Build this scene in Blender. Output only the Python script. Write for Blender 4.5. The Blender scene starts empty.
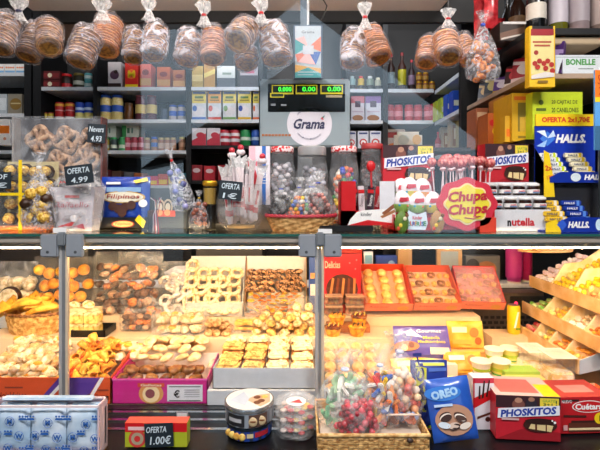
import bpy, bmesh, math, random
from mathutils import Matrix, Vector, noise
random.seed(7)
F=440.0; ZC=1.37; HY=195.0
SC=bpy.context.scene; C=SC.collection
# ---- camera -------------------------------------------------------------
cam=bpy.data.objects.new('camera',bpy.data.cameras.new('camera')); C.objects.link(cam)
cam.location=(0,0,ZC); cam.rotation_euler=(math.pi/2,0,0)
cam.data.sensor_width=36; cam.data.lens=36*F/600; cam.data.shift_y=-(225-HY)/600
cam.data.clip_start=.05; SC.camera=cam
# ---- world, exposure ----------------------------------------------------
def lin(h):
    if not isinstance(h,str): return tuple(h)
    h=h.lstrip('#'); v=[int(h[i:i+2],16)/255 for i in (0,2,4)]
    return tuple(x/12.92 if x<=.04045 else ((x+.055)/1.055)**2.4 for x in v)
w=bpy.data.worlds.new('sky'); SC.world=w; w.use_nodes=True
w.node_tree.nodes['Background'].inputs[0].default_value=(.62,.82,1,1)
w.node_tree.nodes['Background'].inputs[1].default_value=1.25
SC.view_settings.view_transform='Standard'; SC.view_settings.look='None'
SC.view_settings.exposure=0.75; SC.view_settings.gamma=1; SC.view_settings.use_curve_mapping=False
def area(name,loc,target,sx,sy,power,col):
    l=bpy.data.lights.new(name,'AREA'); l.shape='RECTANGLE'; l.size=sx; l.size_y=sy; l.energy=power; l.color=col
    o=bpy.data.objects.new(name,l); C.objects.link(o); o.location=loc
    o.rotation_euler=(Vector(target)-Vector(loc)).to_track_quat('-Z','Y').to_euler(); return o
area('hall_lamp',(-.9,-.5,3.3),(-.3,1.8,1.3),.9,.5,42,(1,.95,.92))
area('hall_lamp',(1.1,-.5,3.3),(.5,1.8,1.3),.9,.5,42,(1,.95,.92))
area('soffit_fill_light',(-.25,1.5,2.2),(-.25,1.75,2.5),2.1,.05,8,(1,.93,.88)).data.spread=math.radians(100)  # unseen light added only to brighten the soffit
area('stall_fill_light',(0,1.1,2.21),(0,2.0,2.5),1.9,.06,5,(1,.95,.9))  # fill light added out of view to brighten hanging bags and soffit
area('stall_fill_light',(0,2.45,2.62),(0,2.95,1.7),1.6,.1,6,(.8,.88,1))
# ---- materials ----------------------------------------------------------
_m={}
def mat(col,rough=.5,metal=0,emit=0,var=.06,sc=40,bump=0,spec=.5,alpha=1,coat=0):
    k=('m',str(col),rough,metal,emit,var,sc,bump,spec,alpha,coat)
    if k in _m: return _m[k]
    m=bpy.data.materials.new('mat'); m.use_nodes=True; nt=m.node_tree; b=nt.nodes['Principled BSDF']
    c=lin(col); b.inputs['Roughness'].default_value=rough; b.inputs['Metallic'].default_value=metal
    b.inputs['Specular IOR Level'].default_value=spec; b.inputs['Alpha'].default_value=alpha
    b.inputs['Coat Weight'].default_value=coat
    b.inputs['Base Color'].default_value=(*c,1)
    if var or bump:
        tc=nt.nodes.new('ShaderNodeTexCoord'); n=nt.nodes.new('ShaderNodeTexNoise'); n.inputs['Scale'].default_value=sc; n.inputs['Detail'].default_value=3
        nt.links.new(tc.outputs['Object'],n.inputs['Vector'])
        mx=nt.nodes.new('ShaderNodeMix'); mx.data_type='RGBA'
        nt.links.new(n.outputs['Fac'],mx.inputs[0])
        mx.inputs[6].default_value=(*[max(0,x*(1-var*2)) for x in c],1); mx.inputs[7].default_value=(*[min(1,x*(1+var*2)) for x in c],1)
        nt.links.new(mx.outputs[2],b.inputs['Base Color'])
        if bump:
            bp=nt.nodes.new('ShaderNodeBump'); bp.inputs['Strength'].default_value=bump; bp.inputs['Distance'].default_value=.004
            nt.links.new(n.outputs['Fac'],bp.inputs['Height']); nt.links.new(bp.outputs['Normal'],b.inputs['Normal'])
    if emit:
        b.inputs['Emission Color'].default_value=(*c,1); b.inputs['Emission Strength'].default_value=emit
    _m[k]=m; return m
def ramp2(col1,col2,sc=30,rough=.5,bump=0,lo=.4,hi=.6,coat=0,kind='noise',stretch=None):
    k=('r',col1,col2,sc,rough,bump,lo,hi,coat,kind,stretch)
    if k in _m: return _m[k]
    m=bpy.data.materials.new('mat2'); m.use_nodes=True; nt=m.node_tree; b=nt.nodes['Principled BSDF']
    b.inputs['Roughness'].default_value=rough; b.inputs['Coat Weight'].default_value=coat
    tc=nt.nodes.new('ShaderNodeTexCoord'); src=tc.outputs['Object']
    if stretch:
        mp=nt.nodes.new('ShaderNodeMapping'); mp.inputs['Scale'].default_value=stretch; nt.links.new(src,mp.inputs[0]); src=mp.outputs[0]
    if kind=='noise': n=nt.nodes.new('ShaderNodeTexNoise'); n.inputs['Detail'].default_value=4; out=n.outputs['Fac']
    else: n=nt.nodes.new('ShaderNodeTexVoronoi'); out=n.outputs['Distance']
    n.inputs['Scale'].default_value=sc; nt.links.new(src,n.inputs['Vector'])
    r=nt.nodes.new('ShaderNodeValToRGB'); r.color_ramp.elements[0].position=lo; r.color_ramp.elements[1].position=hi
    r.color_ramp.elements[0].color=(*lin(col1),1); r.color_ramp.elements[1].color=(*lin(col2),1)
    nt.links.new(out,r.inputs[0]); nt.links.new(r.outputs[0],b.inputs['Base Color'])
    if bump:
        bp=nt.nodes.new('ShaderNodeBump'); bp.inputs['Strength'].default_value=bump; bp.inputs['Distance'].default_value=.003
        nt.links.new(out,bp.inputs['Height']); nt.links.new(bp.outputs['Normal'],b.inputs['Normal'])
    _m[k]=m; return m
def film(col='#ffffff',lo=.04,hi=.4,sc=30,rough=.22,bump=.5):
    k=('f',col,lo,hi,sc,rough,bump)
    if k in _m: return _m[k]
    m=bpy.data.materials.new('film'); m.use_nodes=True; nt=m.node_tree; b=nt.nodes['Principled BSDF']
    b.inputs['Base Color'].default_value=(*lin(col),1); b.inputs['Roughness'].default_value=rough; b.inputs['Specular IOR Level'].default_value=.9
    tc=nt.nodes.new('ShaderNodeTexCoord'); n=nt.nodes.new('ShaderNodeTexNoise'); n.inputs['Scale'].default_value=sc; n.inputs['Detail'].default_value=2; n.inputs['Distortion'].default_value=1.5
    nt.links.new(tc.outputs['Object'],n.inputs['Vector'])
    mr=nt.nodes.new('ShaderNodeMapRange'); mr.inputs[1].default_value=.42; mr.inputs[2].default_value=.72; mr.inputs[3].default_value=lo; mr.inputs[4].default_value=hi
    nt.links.new(n.outputs['Fac'],mr.inputs[0])
    bp=nt.nodes.new('ShaderNodeBump'); bp.inputs['Strength'].default_value=bump; bp.inputs['Distance'].default_value=.01
    nt.links.new(n.outputs['Fac'],bp.inputs['Height']); nt.links.new(bp.outputs['Normal'],b.inputs['Normal'])
    t=nt.nodes.new('ShaderNodeBsdfTransparent'); mx=nt.nodes.new('ShaderNodeMixShader')
    nt.links.new(mr.outputs[0],mx.inputs[0]); nt.links.new(t.outputs[0],mx.inputs[1]); nt.links.new(b.outputs[0],mx.inputs[2])
    nt.links.new(mx.outputs[0],nt.nodes['Material Output'].inputs[0]); _m[k]=m; return m
def glass(base=.03,tint=(1,1,1),rough=0.0,power=.9):
    k=('g',base,tint,rough,power)
    if k in _m: return _m[k]
    m=bpy.data.materials.new('glass'); m.use_nodes=True; nt=m.node_tree; nt.nodes.remove(nt.nodes['Principled BSDF'])
    t=nt.nodes.new('ShaderNodeBsdfTransparent'); t.inputs[0].default_value=(*tint,1)
    g=nt.nodes.new('ShaderNodeBsdfGlossy'); g.inputs['Roughness'].default_value=rough
    lw=nt.nodes.new('ShaderNodeLayerWeight'); lw.inputs[0].default_value=.5
    p=nt.nodes.new('ShaderNodeMath'); p.operation='POWER'; p.inputs[1].default_value=5
    a=nt.nodes.new('ShaderNodeMath'); a.operation='MULTIPLY_ADD'; a.inputs[1].default_value=power; a.inputs[2].default_value=base
    mx=nt.nodes.new('ShaderNodeMixShader')
    nt.links.new(lw.outputs['Facing'],p.inputs[0]); nt.links.new(p.outputs[0],a.inputs[0]); nt.links.new(a.outputs[0],mx.inputs[0])
    nt.links.new(t.outputs[0],mx.inputs[1]); nt.links.new(g.outputs[0],mx.inputs[2]); nt.links.new(mx.outputs[0],nt.nodes['Material Output'].inputs[0])
    _m[k]=m; return m
# ---- builders -----------------------------------------------------------
_txt={}
def text_geo(s,bold,serif=False):
    k=(s,bold)
    if k in _txt: return _txt[k]
    cu=bpy.data.curves.new('t','FONT'); cu.body=s; cu.offset=bold; cu.resolution_u=2; cu.size=1
    o=bpy.data.objects.new('t',cu); C.objects.link(o); bpy.context.view_layer.update()
    me=o.evaluated_get(bpy.context.evaluated_depsgraph_get()).to_mesh()
    vs=[v.co.copy() for v in me.vertices]; fs=[tuple(p.vertices) for p in me.polygons]
    C.objects.unlink(o); bpy.data.objects.remove(o); bpy.data.curves.remove(cu)
    if vs:
        x0=min(v.x for v in vs);x1=max(v.x for v in vs);y0=min(v.y for v in vs);y1=max(v.y for v in vs)
        vs=[((v.x-x0)/max(1e-6,x1-x0)-.5,(v.y-y0)/max(1e-6,y1-y0)-.5) for v in vs]; asp=(x1-x0)/(y1-y0)
    else: asp=1
    _txt[k]=(vs,fs,asp); return _txt[k]
class MB:
    def __init__(s): s.v=[];s.f=[];s.mi=[];s.ms=[];s.sm=[];s.M=Matrix()
    def _m(s,m):
        if m not in s.ms: s.ms.append(m)
        return s.ms.index(m)
    def add(s,vs,fs,m,smooth=False):
        b=len(s.v); i=s._m(m); M=s.M
        s.v+=[M@Vector(v) for v in vs]
        for f in fs: s.f.append(tuple(b+j for j in f)); s.mi.append(i); s.sm.append(smooth)
        return s
    def box(s,x0,y0,z0,x1,y1,z1,m,b=0):
        if b<=0:
            return s.add([(x,y,z) for z in (z0,z1) for y in (y0,y1) for x in (x0,x1)],[(0,2,3,1),(4,5,7,6),(0,1,5,4),(2,6,7,3),(0,4,6,2),(1,3,7,5)],m)
        b=min(b,(x1-x0)*.45,(y1-y0)*.45,(z1-z0)*.45)
        bm=bmesh.new(); bmesh.ops.create_cube(bm,size=1)
        for v in bm.verts: v.co=Vector(((x0+x1)/2+v.co.x*(x1-x0),(y0+y1)/2+v.co.y*(y1-y0),(z0+z1)/2+v.co.z*(z1-z0)))
        bmesh.ops.bevel(bm,geom=bm.edges[:],offset=b,segments=2,affect='EDGES'); bm.verts.index_update()
        s.add([v.co for v in bm.verts],[tuple(v.index for v in f.verts) for f in bm.faces],m,True); bm.free(); return s
    def cbox(s,c,d,m,b=0): return s.box(c[0]-d[0]/2,c[1]-d[1]/2,c[2]-d[2]/2,c[0]+d[0]/2,c[1]+d[1]/2,c[2]+d[2]/2,m,b)
    def lathe(s,prof,m,c=(0,0,0),seg=16,cap=True,sx=1,sy=1,ax='z'):
        vs=[];n=len(prof)
        for r,z in prof:
            for k in range(seg):
                a=2*math.pi*k/seg; p=(r*math.cos(a)*sx,r*math.sin(a)*sy,z)
                if ax=='y': p=(p[0],p[2],-p[1])
                elif ax=='x': p=(p[2],p[0],p[1])
                vs.append((p[0]+c[0],p[1]+c[1],p[2]+c[2]))
        fs=[(i*seg+k,i*seg+(k+1)%seg,(i+1)*seg+(k+1)%seg,(i+1)*seg+k) for i in range(n-1) for k in range(seg)]
        if cap:
            if prof[0][0]>1e-5: fs.append(tuple(range(seg))[::-1])
            if prof[-1][0]>1e-5: fs.append(tuple((n-1)*seg+k for k in range(seg)))
        return s.add(vs,fs,m,True)
    def cyl(s,c,r,h,m,seg=16,ax='z',b=.0): 
        b=min(b,r*.5,h*.4)
        pr=[(r-b,0),(r,b),(r,h-b),(r-b,h)] if b>0 else [(r,0),(r,h)]
        return s.lathe(pr,m,c,seg,True,ax=ax)
    def ell(s,c,r,m,su=12,sv=8,n=0,wig=0):
        vs=[];
        for i in range(sv+1):
            t=math.pi*i/sv
            for k in range(su):
                a=2*math.pi*k/su; d=Vector((math.sin(t)*math.cos(a),math.sin(t)*math.sin(a),-math.cos(t)))
                q=1+(noise.noise(d*wig+Vector((n*7.3,n*1.7,n)))*n_amp(wig) if wig else 0)
                vs.append((c[0]+d.x*r[0]*q,c[1]+d.y*r[1]*q,c[2]+d.z*r[2]*q))
        return s.add(vs,[(i*su+k,i*su+(k+1)%su,(i+1)*su+(k+1)%su,(i+1)*su+k) for i in range(sv) for k in range(su)],m,True)
    def tube(s,pts,r,m,seg=6,closed=False):
        pts=[Vector(p) for p in pts]; n=len(pts); vs=[]
        for i,p in enumerate(pts):
            a=pts[(i-1)%n] if (closed or i>0) else p; b=pts[(i+1)%n] if (closed or i<n-1) else p
            t=(b-a).normalized(); u=t.cross(Vector((0,0,1)))
            if u.length<.1: u=t.cross(Vector((0,1,0)))
            u.normalize(); w_=t.cross(u); rr=r[i] if isinstance(r,(list,tuple)) else r
            for k in range(seg):
                an=2*math.pi*k/seg; vs.append(p+u*math.cos(an)*rr+w_*math.sin(an)*rr)
        q=n if closed else n-1
        fs=[(i*seg+k,i*seg+(k+1)%seg,((i+1)%n)*seg+(k+1)%seg,((i+1)%n)*seg+k) for i in range(q) for k in range(seg)]
        if not closed: fs+=[tuple(range(seg))[::-1],tuple((n-1)*seg+k for k in range(seg))]
        return s.add(vs,fs,m,True)
    def prism(s,pts,y0,y1,m,smooth=False):   # polygon in xz, depth along y
        n=len(pts); vs=[(x,y0,z) for x,z in pts]+[(x,y1,z) for x,z in pts]
        return s.add(vs,[tuple(range(n)),tuple(range(n,2*n))[::-1]]+[(i,n+i,n+(i+1)%n,(i+1)%n) for i in range(n)],m,smooth)
    def text(s,t,x,y,z,hgt,m,bold=.0,wid=None,shear=0,rot=0):
        vs,fs,asp=text_geo(t,bold); W_=wid if wid else hgt*asp; ca,sa=math.cos(rot),math.sin(rot); out=[]
        for a,b in vs:
            p=a*W_+shear*b*hgt; q=b*hgt; out.append((x+p*ca-q*sa,y,z+p*sa+q*ca))
        return s.add(out,fs,m)
    def build(s,name,parent=None,loc=(0,0,0),rz=0,rot=None,scale=None):
        me=bpy.data.meshes.new(name); me.from_pydata([tuple(v) for v in s.v],[],s.f)
        for m in s.ms: me.materials.append(m)
        me.polygons.foreach_set('material_index',s.mi); me.polygons.foreach_set('use_smooth',s.sm); me.update()
        if any(s.sm): me.set_sharp_from_angle(angle=math.radians(50))
        o=bpy.data.objects.new(name,me); C.objects.link(o); o.location=loc; o.rotation_euler=rot if rot else (0,0,rz)
        if scale: o.scale=scale
        if parent: o.parent=parent
        return o
def n_amp(w): return .25
class D:   # print on the front of a package: u,v are fractions of its width and height
    def __init__(s,mb,w,h,y,x0=0,z0=0): s.mb=mb;s.w=w;s.h=h;s.y=y;s.k=0;s.x0=x0;s.z0=z0
    def p(s,u,v): return (s.x0+(u-.5)*s.w,s.z0+v*s.h)
    def _y(s): s.k+=1; return s.y-.0003*s.k
    def poly(s,pts,m):
        y=s._y(); s.mb.add([(s.p(u,v)[0],y,s.p(u,v)[1]) for u,v in pts],[tuple(range(len(pts)))],m); return s
    def rect(s,u0,v0,u1,v1,m): return s.poly([(u0,v0),(u1,v0),(u1,v1),(u0,v1)],m)
    def ell(s,u,v,ru,rv,m,n=20,rot=0):
        ca,sa=math.cos(rot),math.sin(rot); q=[]
        for k in range(n):
            a=2*math.pi*k/n; x=math.cos(a)*ru*s.w; z=math.sin(a)*rv*s.h; q.append((u+(x*ca-z*sa)/s.w,v+(x*sa+z*ca)/s.h))
        return s.poly(q,m)
    def circ(s,u,v,r,m,n=20): return s.ell(u,v,r,r*s.w/s.h,m,n)
    def txt(s,t,u,v,hv,m,bold=.0,wu=None,shear=0,rot=0):
        x,z=s.p(u,v); s.mb.text(t,x,s._y(),z,hv*s.h,m,bold,wu*s.w if wu else None,shear,rot); return s
def tag(o,label,cat,group=None,kind=None):
    if label: o['label']=label
    if cat: o['category']=cat
    if group: o['group']=group
    if kind: o['kind']=kind
    return o
def thing(name,label,cat,loc=(0,0,0),rz=0,group=None,rot=None):
    o=bpy.data.objects.new(name,None); o.empty_display_size=.02; C.objects.link(o); o.location=loc; o.rotation_euler=rot if rot else (0,0,rz); return tag(o,label,cat,group)
def dup(r,loc=None,rot=None,label=None,group=None,parent=None):
    c=r.copy(); C.objects.link(c)
    if parent: c.parent=parent
    if loc is not None: c.location=loc
    if rot is not None: c.rotation_euler=rot
    if label: c['label']=label
    if group: c['group']=group
    for ch in list(r.children): dup(ch,parent=c)
    return c
def struct(name,mb,**k): return tag(mb.build(name,**k),None,None,kind='structure')
def P(px,py,Y): return ((px-300)*Y/F,Y,ZC+(HY-py)*Y/F)
def W(d,Y): return d*Y/F
def Yof(py,zs): return (ZC-zs)*F/(py-HY)      # distance of a point of height zs seen at row py
ZT=1.2425; ZL=.66                             # counter glass top, front ledge top
white=mat('#f2f0ee',.45); black=mat('#0d0d10',.4); red=mat('#c8141c',.4); blue=mat('#1338a8',.4); yellow=mat('#f5cf1c',.4)
green=mat('#3f9a3a',.4); orange=mat('#ee7a1a',.45); grey=mat('#80868c',.4); steel=mat('#a9adb0',.28,1); cream=mat('#efe3c4',.5); brown=mat('#5a2f1a',.5)
darkbrown=mat('#2c1610',.45); pink=mat('#e68aa0',.45); lblue=mat('#7fb6e0',.4); purple=mat('#5a3f9a',.4); gold=mat('#d9a72a',.35,.7)
clear=glass(.035); bagfilm=film(); bagfilm2=film(lo=.1,hi=.6,sc=45); boxfilm=film(lo=.03,hi=.14,sc=12,bump=.2)
# ---- structure -----------------------------------------------------------
dk=mat('#08090b',.6,var=.1,sc=8); dkg=mat('#1d2026',.6,var=.1,sc=8); hallw=mat('#2a2826',.8,var=.1,sc=3)
SW=MB()
for p in ([(-4,0),(-2.57,0),(-2.57,5),(-4,5)],[(-2.57,4.05),(-.6,4.05),(-.05,4.49),(-.05,5),(-2.57,5)],[(-.05,4.49),(2.84,2.27),(2.84,5),(-.05,5)],[(2.84,0),(4,0),(4,5),(2.84,5)]):
    SW.prism(p,-4.2,-4,hallw)  # unseen end wall, opening shaped for the sky gable reflected in the screen
SW.prism([(-1.73,0),(1.6,0),(1.6,2.1),(1.72,2.13),(-.05,3.37),(-2.37,1.76),(-1.73,1.9)],-4,-3.6,black)  # unseen kiosk added so that its dark gable shows in the reflection
struct('wall_unseen_kiosk',SW)
struct('wall_left',MB().box(-4.2,-4.2,0,-4,3.6,5,hallw)); struct('wall_right',MB().box(4,-4.2,0,4.2,3.6,5,hallw))
struct('wall_back',MB().box(-4,3.4,0,4,3.6,5,dk))
struct('ceiling',MB().box(-4.2,-4.2,5,4.2,3.6,5.1,hallw))
struct('floor',MB().box(-5,-12,-.1,5,3.6,0,ramp2('#6b6660','#86807a',4,.5)))
# lowered soffit over the counter
so=MB(); so.prism([(-1.42,2.35),(.74,2.35),(.80,2.42),(-1.5,2.42)],.9,2.34,mat('#e8ded8',.7,var=.04,sc=3)); struct('trim_1',so)
st=MB().box(-1.35,2.34,2.29,1.1,2.37,2.44,mat('#0a0807',.6)); struct('trim_2',st)
st=MB().box(-1.35,2.37,2.2,-.9,2.5,2.29,mat('#4a3120',.6)); struct('trim_3',st)
# ---- back shelving -------------------------------------------------------
YB=3.0
def X3(px,Y=YB): return (px-300)*Y/F
def Z3(py,Y=YB): return ZC+(HY-py)*Y/F
shw=mat('#d8dde2',.5,var=.03); car=mat('#090a0e',.55,var=.08,sc=10); carg=mat('#12151b',.55,var=.05,sc=10)
un=thing('shelving_unit','dark shelving unit with white shelves across the back wall','shelving',(0,3.2,0))
def L(o,mb,name): return mb.build(name,o,loc=(-o.location.x,-o.location.y,-o.location.z))
b=MB().box(X3(-60),3.34,.0,.98,3.38,2.62,car); L(un,b,'back_panel')
divs=[(24,31,YB),(33,41,YB+.0),(93,97,YB),(186,191,YB),(259,263,YB),(346,350,YB),(383,388,YB)]
for a,c,Y in divs: L(un,MB().box(X3(a),Y,.0,X3(c),3.34,2.62,car),'divider')
rows={ (-55,24):[74,115,152,190],(41,93):[88.5,120,153,190],(97,186):[88.5,121,152,187],(191,259):[88.5,121,147,182],(350,383):[90.5,122,150,185],(388,434):[90.5,122,152,187]}
SH={}
for (a,c),zs in rows.items():
    for i,py in enumerate(zs):
        z=Z3(py); ob=L(un,MB().box(X3(a),YB+.005,z-.012,X3(c),3.34,z+.012,shw if (i<2 or py in(187,152)) and not(py==153) else carg),'shelf'); SH[(a,i)]=z+.012
SH[(41,1)]=Z3(120)+.012
# right wall: far unit with light shelves, near dark unit
fu=thing('side_shelving','grey side shelving at the far right with light shelf edges','shelving',(1.1,2.7,0))
for py0 in (93,124,158): 
    z=Z3(py0); L(fu,MB().box(.915,2.5,z-.012,1.26,2.99,z+.012,shw),'shelf')
L(fu,MB().box(1.26,2.5,.9,1.3,3.0,2.5,carg),'side_panel')
L(fu,MB().box(.90,2.455,.9,1.3,2.495,2.5,car),'divider')
nu=thing('dark_side_shelving','black side shelving at right with a pale wooden middle shelf','shelving',(1.2,2.1,0))
zA=1.862; zB=2.045; zD=1.60
wood=mat('#b49a84',.5,var=.08,sc=12)
L(nu,MB().box(.93,1.78,zA-.02,1.5,2.45,zA,wood),'shelf'); L(nu,MB().box(.93,1.78,zB-.025,1.5,2.45,zB,car),'shelf'); L(nu,MB().box(.93,1.82,zD-.02,1.5,2.45,zD,car),'shelf')
L(nu,MB().box(1.5,1.78,.9,1.53,2.45,2.7,car),'side_panel')
# ---- glass display counter ------------------------------------------------
cc=thing('display_counter','long glass display counter with black base and chrome posts','counter',(0,1.7,0))
blackm=mat('#101114',.3,var=.05); chrome=mat('#c4c7c9',.18,1,var=0); interior=mat('#e6c9a4',.5,var=.05,sc=5)
YG=1.452
b=MB().box(-1.3,1.12,0,1.3,1.47,ZL-.004,blackm,.004); b.box(-1.3,1.47,0,1.3,2.16,ZL-.03,blackm); L(cc,b,'base')
for y in (1.33,1.385,1.435): L(cc,MB().box(-1.3,y,ZL-.004,1.3,y+.012,ZL+.001,chrome),'track')
L(cc,MB().box(-1.3,1.475,ZL-.03,1.3,2.13,ZL,interior),'deck'); L(cc,MB().box(-1.3,1.4585,ZL-.01,1.3,1.4905,ZL+.0006,blackm),'front_sill')
wl=mat('#f0e2cc',.5,var=.03)
L(cc,MB().box(-1.3,1.78,ZL,.56,1.95,.79,interior),'step'); L(cc,MB().box(-1.3,1.95,ZL,.80,2.13,.83,interior),'step')
L(cc,MB().box(-1.3,YG,ZL+.002,1.3,YG+.006,1.232,clear),'glass_front')
ge=mat('#235650',.15,0,var=.1,sc=30); gt=MB(); gt.box(-1.3,1.44,1.2345,1.3,1.85,ZT,glass(.05,(.93,.98,.96)))
o=L(cc,gt,'glass_top'); L(cc,MB().box(-1.3,1.4365,1.2345,1.3,1.4398,ZT,ge),'glass_edge')
L(cc,MB().box(-1.3,1.445,1.214,1.3,1.475,1.2335,mat('#a39a90',.35,.2)),'top_rail')
L(cc,MB().box(-1.3,1.459,1.1965,1.3,1.462,1.2135,mat('#b8b2a8',.3,.5)).box(-1.3,1.462,1.2115,1.3,1.495,1.2135,mat('#b8b2a8',.3,.5)),'lamp_housing')  # top plate added to block the tube's upward light
L(cc,MB().box(-1.3,1.4625,1.1925,1.3,1.469,1.211,mat('#ffd7a0',.5,emit=64,var=0)),'lamp_tube')
L(cc,MB().box(-1.3,2.10,1.2,1.3,2.13,1.232,mat('#3b3a3a',.4)),'rear_rail')
pm=mat('#b4b4b4',.4,.2,var=.04); cl=mat('#858b93',.4,.1,var=.04); cld=mat('#3a3e44',.4)
for px,nm in ((64,'post'),(320,'post')):
    x=(px-300)*1.44/F; b=MB().box(x-.016,1.436,ZL,x-.006,1.452,1.21,pm,.002); b.box(x-.005,1.438,ZL,x+.004,1.45,1.21,mat('#85878a',.35,.3)); b.box(x+.005,1.436,ZL,x+.013,1.452,1.21,mat('#d8c8b0',.4,.2),.002); o=L(cc,b,nm)
    for sx in (-1,1):
        b=MB().box(min(x+sx*.012,x+sx*.07),1.424,1.168,max(x+sx*.012,x+sx*.07),1.436,1.243,cl,.004)
        b.cyl((x+sx*.045,1.4235,1.185),.005,.002,cld,12,'y'); L(cc,b,'clamp')
    L(cc,MB().box(x-.013,1.418,1.205,x+.013,1.436,1.25,mat('#8e949a',.3,.5),.004),'clamp_bridge')
# upright clear screen above the counter
sc=MB().box(-1.3,1.462,1.2445,1.05,1.466,2.32,glass(.045)); tag(sc.build('glass_screen'),'clear glass screen standing upright along the counter top','screen')
# counter behind the case
bc=thing('back_counter','pale work counter behind the glass case','counter',(0,2.6,0))
L(bc,MB().box(-1.3,2.34,0,1.24,2.44,.88,mat('#4a443e',.5)),'body'); L(bc,MB().box(-1.3,2.32,.88,1.24,2.44,.90,white,.003),'worktop')
# ---- goods on the back shelves --------------------------------------------
def carton(name,label,cat,x0,x1,z0,z1,y0,dep,m,deco=None,group=None,rz=0,side=None,bev=.0015):
    w_=x1-x0; h_=z1-z0; mb=MB().box(-w_/2,0,0,w_/2,dep,h_,m,0)
    if side: mb.box(-w_/2-.0003,.0005,0,w_/2+.0003,dep,h_-.0005,side)
    if deco: deco(D(mb,w_,h_,0))
    return tag(mb.build(name,loc=((x0+x1)/2,y0,z0),rz=rz),label,cat,group)
def pcar(name,label,cat,a,c,top,z,Y,dep,m,deco=None,group=None,rz=0,side=None):   # outline seen at columns a..c, top row
    return carton(name,label,cat,(a-300)*Y/F,(c-300)*Y/F,z,ZC+(HY-top)*Y/F,Y,dep,m,deco,group,rz,side)
def jarmesh(w,h,body,lid,label,lidh=.16,neck=.86,lab=(.2,.7),deco=None,seg=14):
    r=w/2; g=MB().lathe([(r*.93,0),(r,h*.03),(r,h*(.84-lidh*.3)),(r*neck,h*(1-lidh))],body,seg=seg)
    l=MB().lathe([(r*neck*1.03,h*(1-lidh)),(r*neck*1.05,h*(1-lidh)+.001),(r*neck*1.05,h*.985),(r*neck*.97,h)],lid,seg=seg)
    lb=None
    if label:
        lb=MB().lathe([(r*1.012,h*lab[0]),(r*1.012,h*lab[1])],label,seg=seg,cap=False)
        if deco: deco(lb,r*1.03,h)
    return g,l,lb
def jar(name,lab_,cat,w,h,body,lid,label,loc,group=None,**k):
    g,l,lb=jarmesh(w,h,body,lid,label,**k); t=thing(name,lab_,cat,loc,0,group)
    g.build('body',t); l.build('lid',t)
    if lb: lb.build('paper_label',t)
    return t
def nth(i,n):
    return {2:['left of the two','right of the two'],3:['left of the three','middle of the three','right of the three']}.get(n,['leftmost','second from left','third from left','fourth from left','fifth from left'][:n-1]+['rightmost'])[i]
def row(t,xs,Y,z,label=None,cat=None):     # one at each place of a row, told apart by place
    t.location=((xs[0]-300)*Y/F,Y,z); l=t['label']; n=len(xs)
    r=[t]+[dup(t,((x-300)*Y/F,Y,z)) for x in xs[1:]]
    if n>1:
        for i,o in enumerate(r): o['label']=l+', '+nth(i,n)
    return r
def can(name,label,cat,w,h,body,top,loc,group=None,deco=None):
    mb=MB().lathe([(w*.46,0),(w*.5,h*.03),(w*.5,h*.93),(w*.44,h*.98),(w*.44,h)],body,seg=14)
    mb.cyl((0,0,h-.0005),w*.43,.001,top,14)
    if deco: deco(mb,w,h)
    return tag(mb.build(name,loc=loc),label,cat,group)
def band(m,a,b): return lambda mb,w,h: mb.lathe([(w*.506,h*a),(w*.506,h*b)],m,seg=14,cap=False)
def bands(*q): 
    def f(mb,w,h):
        for i,(m,a,b) in enumerate(q): mb.lathe([(w*(.506+.002*i),h*a),(w*(.506+.002*i),h*b)],m,seg=14,cap=False)
    return f
Yf=3.03
zBay=lambda key,i: SH[(key,i)]
# far-left bay
def trd(d): d.rect(0,0,1,.3,lblue); [d.circ(.15+.23*i,.62,.09,orange) for i in range(4)]
for k in range(3): pcar('snack_tray',['white tray of round orange snacks, left end of the top shelf','white tray of round orange snacks, middle of the top left shelf','white tray of round orange snacks, right end of the top left shelf'][k],'tray',-6+k*11,4+k*11,64,SH[(-55,0)]+.0,Yf,.18,white,trd,'snack trays on the top left shelf')
pcar('wrapped_pack','pale plastic pack on the far left back shelf, nearer the left edge','package',-4,7,94,SH[(-55,1)],Yf,.1,mat('#b8c2c8'),lambda d:d.rect(.1,.2,.9,.8,mat('#dfe6ea')))
pcar('wrapped_pack','clear pack with a round golden picture on far left back shelf','package',8,22,94,SH[(-55,1)],Yf,.1,mat('#8f8878'),lambda d:(d.circ(.55,.5,.42,mat('#8a6a30')),d.rect(.2,.5,.9,.56,mat('#d0c090'))))
pcar('paper_pack','white pack with orange square logo beside the pretzel biscuit box','package',-3,10,119,SH[(-55,2)],2.7,.1,white,lambda d:(d.rect(.2,.45,.95,.75,orange),d.circ(.6,.25,.12,mat('#e8a080'))))
# bay B
zz=SH[(41,0)]
for k in range(2): pcar('red_pack',['dark red biscuit pack lying at the bottom of a stack of two','dark red biscuit pack lying on top of a stack of two'][k],'package',41.5,60,80-9*k,zz+.058*k,Yf,.15,mat('#5a1216'),lambda d:(d.rect(.05,.25,.95,.75,mat('#7f2024')),d.circ(.45,.5,.12,cream)),'stacked red biscuit packs')
j=jar('sauce_jar','dark jar with red lid and red label on upper shelf','jar',.072,.105,darkbrown,red,red,(0,0,0),lab=(.1,.35)); row(j,[67],3.08,zz)
j=jar('olive_jar','dark jar with gold olives and white label on upper shelf','jar',.075,.11,mat('#2c2a1a'),mat('#6a5a20'),mat('#c8c8b8'),(0,0,0),lab=(.25,.5)); row(j,[79],3.08,zz)
for k in range(2): can('small_tin',['turquoise small tin at the bottom of a stack of two','turquoise small tin on top of a stack of two'][k],'tin',.052,.055,mat('#5fb0b8'),steel,((88.5-300)*3.08/F,3.08,zz+.0555*k),'turquoise tins on the upper shelf',band(mat('#d8ecec'),.3,.7))
zz=SH[(41,1)]
j=jar('condiment_jar','little yellow condiment jar with a red dotted lid','jar',.036,.05,mat('#c8b23c'),mat('#8a3a2a'),None,(0,0,0),'little yellow jars'); row(j,[45,51],3.06,zz)
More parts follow.
